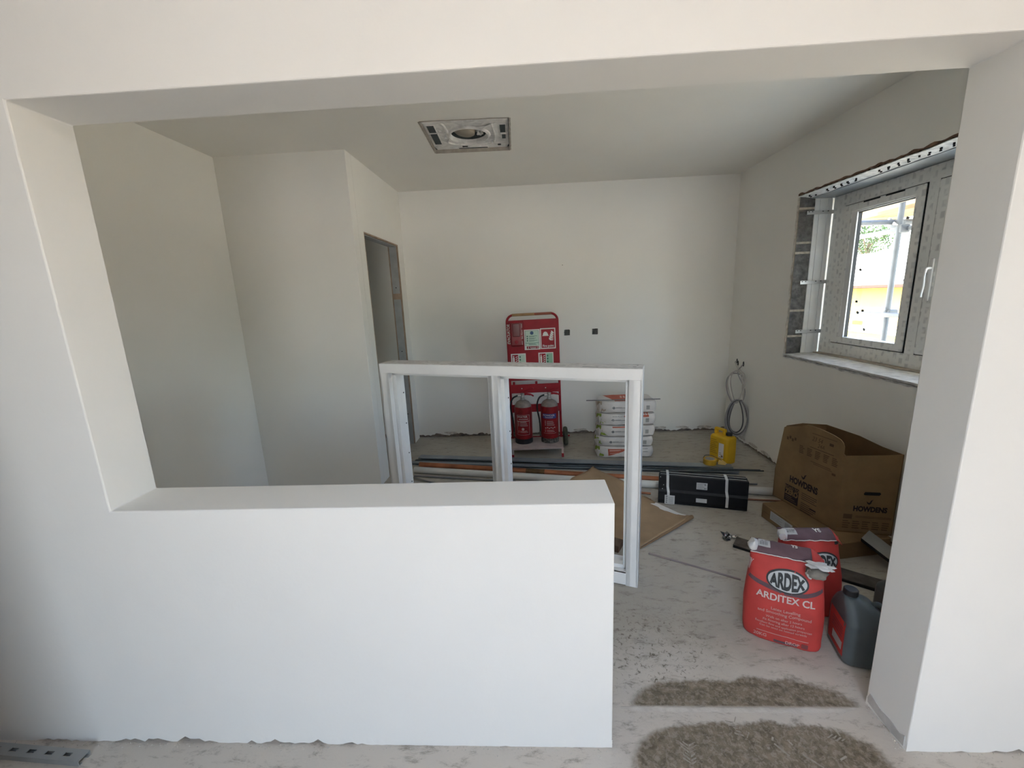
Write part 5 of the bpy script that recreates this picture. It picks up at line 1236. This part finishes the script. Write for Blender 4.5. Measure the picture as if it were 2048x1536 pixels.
on_bag('foot_print', [rect2d(0.074, 0.012, 0.098, 0.034, 3, 3)], mk('faded_square', (0.20, 0.05, 0.05), 0.8), 0.0010, 0.0)
on_bag('foot_lettering', [text2d('DROP', 0.020, 0.040, 0.020, 'CENTER', 0.02)], sm, 0.0018, 0.02)
SMx = frame_m((-W1 / 2 - .05, 0, 0), (0, -1, 0), (0, 0, 1))
print_on('side_barcode', [rect2d(-0.050, 0.30 + k * .006, -0.005, 0.3035 + k * .006, 6, 1) for k in range(9)], SMx, WHITE_PRINT, g1, 0.001, bv1)
# torn corner: hole with powder inside and ragged white paper above it
tornp = [(0.068, 0.338), (0.070, 0.380), (0.075, 0.386), (0.118, 0.383), (0.128, 0.374), (0.130, 0.362), (0.120, 0.350), (0.105, 0.341), (0.088, 0.336)]
on_bag('torn_hole', [poly2d(tornp)], POWDER, 0.0016, 0.015)
obj('powder', crumple(0.108, -0.034, H1 - 0.024, 0.038, 0.034, 0.020, 0.3, 5, 2), POWDER, g1, True, 60)
obj('torn_paper', crumple(0.112, -0.020, H1 + 0.006, 0.046, 0.022, 0.009, 0.6, 8, 3), TORN, g1, True, 60)
obj('torn_paper', crumple(0.078, -0.036, H1 - 0.034, 0.012, 0.018, 0.016, 0.6, 3, 2), TORN, g1, True, 60)
print_on('top_lettering', [text2d('YS', 0.022, 0.030, fl1(0.5, .80)[1], 'CENTER', 0.03)], TM1, WHITE_PRINT, g1, 0.0026, fb1, 0.02)

W2, T2, H2 = 0.300, 0.135, 0.385
g2, b2, bv2, M2, fl2, fb2, TM2 = bag((1.332, 0.668, 0), rad(-2), W2, T2, H2, 'closed red bag of levelling compound standing behind the torn one', 4.0, 0.05, False)
def on_bag2(nm, pc, m, off=0.0009, cut=0.018): return print_on(nm, pc, M2, m, g2, off, bv2, cut)
LX, LZ = 0.040, 0.285
on_bag2('logo_oval', [ell2d(LX, LZ, 0.074, 0.047, 40, 5)], DK_PRINT, 0.0016, 0); on_bag2('logo_field', [ell2d(LX, LZ, 0.067, 0.040, 40, 5)], SILVER, 0.0023, 0)
on_bag2('logo_lettering', [logo_text('ARDEX', LX, LZ, 0.067, 0.040)], DK_PRINT, 0.0040, 0.008)
print_on('top_lettering', [text2d('YS', 0.030, 0.040, fl2(0.5, .64)[1], 'CENTER', 0.03)], TM2, WHITE_PRINT, g2, 0.0026, fb2, 0.02)
on_bag2('black_clip', [rect2d(0.104, 0.358, 0.124, 0.372, 2, 2)], DK_PRINT, 0.002, 0)

# ---- grey jugs
def jug(loc, rz, lab, s=1.0):
    j = thing('plastic_jug', lab, 'jug', loc, rz, 'grey plastic jugs beside the red bags')
    secs = [rrect(.066, .082, .03, 0.0), rrect(.078, .095, .036, 0.012), rrect(.080, .097, .036, 0.06), rrect(.080, .097, .036, 0.185), rrect(.077, .093, .036, 0.205),
            rrect(.060, .070, .034, 0.242, -.016), rrect(.043, .048, .028, 0.262, -.031), rrect(.028, .030, .024, 0.274, -.041), rrect(.022, .022, .0215, 0.280, -.044)]
    body = MB().sections([[(x * s, y * s, z * s) for x, y, z in q] for q in secs]); obj('body', body, JUG, j, True, 60)
    obj('neck', MB().lathe([(0.0215 * s, 0.276 * s), (0.0215 * s, 0.288 * s)], 18, T(-.044 * s, 0, 0)), JUG, j, True)
    obj('screw_cap', MB().lathe([(0.0255 * s, 0.284 * s), (0.0265 * s, 0.286 * s), (0.0262 * s, 0.306 * s), (0.023 * s, 0.309 * s), (0.004, 0.3095 * s)], 24, T(-.044 * s, 0, 0)), BLACK, j, True)
    obj('shoulder_crease', MB().tube(bez([(0.050 * s, -0.068 * s, 0.218 * s), (0.064 * s, -0.080 * s, 0.205 * s), (0.040 * s, -0.094 * s, 0.198 * s), (0.0, -0.0955 * s, 0.196 * s)], 6), 0.003, 6), JUG, j, True)
    obj('grip', MB().tube(bez([(0.030 * s, 0, 0.232 * s), (0.055 * s, 0, 0.250 * s), (0.080 * s, 0, 0.225 * s), (0.081 * s, 0, 0.17 * s)], 6), 0.011 * s, 10), JUG, j, True)
    LMx = frame_m((-0.13 * s, 0, 0), (0, -1, 0), (0, 0, 1)); bv = bvh_of(body)
    print_on('label', [rect2d(-0.075 * s, 0.03 * s, 0.072 * s, 0.188 * s, 8, 6)], LMx, BAG, j, 0.0008, bv)
    print_on('label_panel', [rect2d(-0.02 * s, 0.055 * s, 0.064 * s, 0.092 * s, 6, 2)], LMx, SILVER, j, 0.0016, bv)
    print_on('label_print', [rect2d(-0.03 * s, (0.112 + k * .014) * s, 0.060 * s, (0.116 + k * .014) * s, 6, 1) for k in range(4)], LMx, PLUM, j, 0.0016, bv)
    return j
jug((1.385, 0.405, 0), rad(-14), 'grey plastic jug with black cap and red label beside the torn bag')
jug((1.655, 0.500, 0), rad(172), 'grey plastic jug mostly hidden behind the pillar, right of the other', 1.0)

# ---- slotted metal strut, lower left
su = thing('slotted_strut', 'grey slotted metal strut lying on floor at foot of the half wall', 'strut', (-1.63, -0.066, 0), rad(176.6))
SLn, SW, SH = 0.62, 0.041, 0.021
mb = MB(); xs = [0.0]
sl_ = [(0.052 + 0.075 * k, 0.052 + 0.075 * k + 0.030) for k in range(7)]
us = [0.0] + [q for p in sl_ for q in p] + [SLn]
for i in range(len(us) - 1):
    hole = i % 2 == 1
    segs = ((-SW / 2, -0.0065), (0.0065, SW / 2)) if hole else ((-SW / 2, SW / 2),)
    for y0, y1 in segs: mb.box(us[i], us[i + 1], y0, y1, SH - .0025, SH)
obj('slotted_web', mb, GALV_L if 'GALV_L' in globals() else mk('pale_galvanised', (0.36, 0.37, 0.36), 0.5, 0.3, var=0.1), su)
for y in (-SW / 2, SW / 2 - .0025): obj('flange', MB().box(0, SLn, y, y + .0025, 0.0, SH - .002), mk('pale_galvanised', (0.36, 0.37, 0.36), 0.5, 0.3, var=0.1), su)
for y in (-SW / 2 + .0025, SW / 2 - .0115): obj('return_lip', MB().box(0, SLn, y, y + .009, 0.0, 0.0025), MATS['pale_galvanised'], su)

# ---- dust, crumbs and boot prints (pieces of the floor)
rd = random.Random(3)
mb = MB()
def scat(x, y, s):
    a = rd.random() * 6.3; v = []
    for k in range(3): v.append((x + s * math.cos(a + 2.1 * k) * rd.uniform(.6, 1.2), y + s * math.sin(a + 2.1 * k) * rd.uniform(.6, 1.2), 0.0))
    v.append((x, y, s * rd.uniform(.5, 1.0))); mb.add(v, [(0, 1, 3), (1, 2, 3), (2, 0, 3), (0, 2, 1)])
for k in range(260): scat(rd.uniform(-2.0, 0.26), -abs(rd.gauss(0.0, 0.012)) - .002, rd.uniform(.0012, .0045))
for k in range(60): scat(XE - .01 + abs(rd.gauss(0, .012)), rd.uniform(-.03, .17), rd.uniform(.001, .004))
for k in range(90): scat(XP - abs(rd.gauss(0, .012)), rd.uniform(0.0, .17), rd.uniform(.001, .004))
for k in range(90): scat(rd.uniform(1.26, 2.2), -abs(rd.gauss(0, .012)) - .002, rd.uniform(.001, .004))
for k in range(200): scat(rd.uniform(-1.3, 2.1), 3.425 - abs(rd.gauss(0, .02)), rd.uniform(.002, .008))
for k in range(160): scat(2.172 - abs(rd.gauss(0, .02)), rd.uniform(1.7, 3.4), rd.uniform(.002, .008))
for k in range(120): scat(rd.uniform(0.3, 1.2), rd.uniform(0.3, 1.5), rd.uniform(.0008, .0025))
obj('plaster_crumbs', mb, DUST, fl)['kind'] = 'stuff'
mb = MB(); n = 90; v = []; f = []
for i in range(n + 1):
    x = 0.325 + 0.88 * i / n; e = min(1, min(i, n - i) / 8)
    yb_ = 0.1535 + 0.004 * nz((x * 17, 2, 2)) + 0.002 * nz((x * 70, 2, 2)); w_ = (0.010 + 0.006 * nz((x * 23, 3, 0))) * (0.4 + 0.6 * e); hgt = (0.0022 + 0.0016 * nz((x * 30, 8, 0))) * e + 0.0004
    v += [(x, yb_ - w_ * 2.2, 0.0002), (x, yb_ - w_ * 1.1, hgt * .7), (x, yb_ - w_ * .35, hgt), (x, yb_, 0.0002)]
for i in range(n):
    for k in range(3): f.append((4 * i + k, 4 * i + 4 + k, 4 * i + 5 + k, 4 * i + 1 + k))
obj('dust_ridge', mb.add(v, f), DUST, fl, True, 60)
def boot(cx, cy, a, s, rows=6, seed=0):
    mb = MB(); r2 = random.Random(seed)
    for k in range(rows):
        z = 0.0006
        for sd in (-1, 1):
            if r2.random() < .22: continue
            a1, a2, b1_, b2_ = [r2.uniform(-.003, .003) for _ in range(4)]; e_ = r2.uniform(.018, .034)
            q = [(0.003 * sd, k * .014 + a1), (e_ * sd, k * .014 + e_ * .6 + a2), (e_ * sd, k * .014 + e_ * .6 + .005 + b1_ * .5), (0.003 * sd, k * .014 + .005 + b2_ * .5)]
            M_ = T(cx, cy, z) @ RZ(a) @ Matrix.Scale(s, 4)
            mb.prism(q if sd > 0 else q[::-1], 0, 0.0008, M_)
    obj('dust_print', mb, mk('trodden_dust', (0.33, 0.30, 0.25), 0.95, var=0.25, scale=60), fl)['kind'] = 'stuff'
boot(0.745, 0.035, rad(18), 0.85, 6, 1); boot(0.520, -0.050, rad(-10), 0.85, 6, 2); boot(1.085, 0.040, rad(62), 0.8, 5, 3)
mb = MB()
for (x, y, l, a) in ((0.86, -0.02, .05, 2.2), (0.89, 0.015, .02, 1.9), (0.83, 0.03, .015, 1.0), (0.95, -0.055, .06, 2.4), (0.80, 0.005, .008, 0), (0.70, -.075, .09, 0.05), (1.02, -.03, .03, .4)):
    mb.rbox(0, l, -.003, .003, 0, .0012, .0005, 1, T(x, y, .0003) @ RZ(a))
obj('dust_smears', mb, MATS['trodden_dust'], fl)['kind'] = 'stuff'
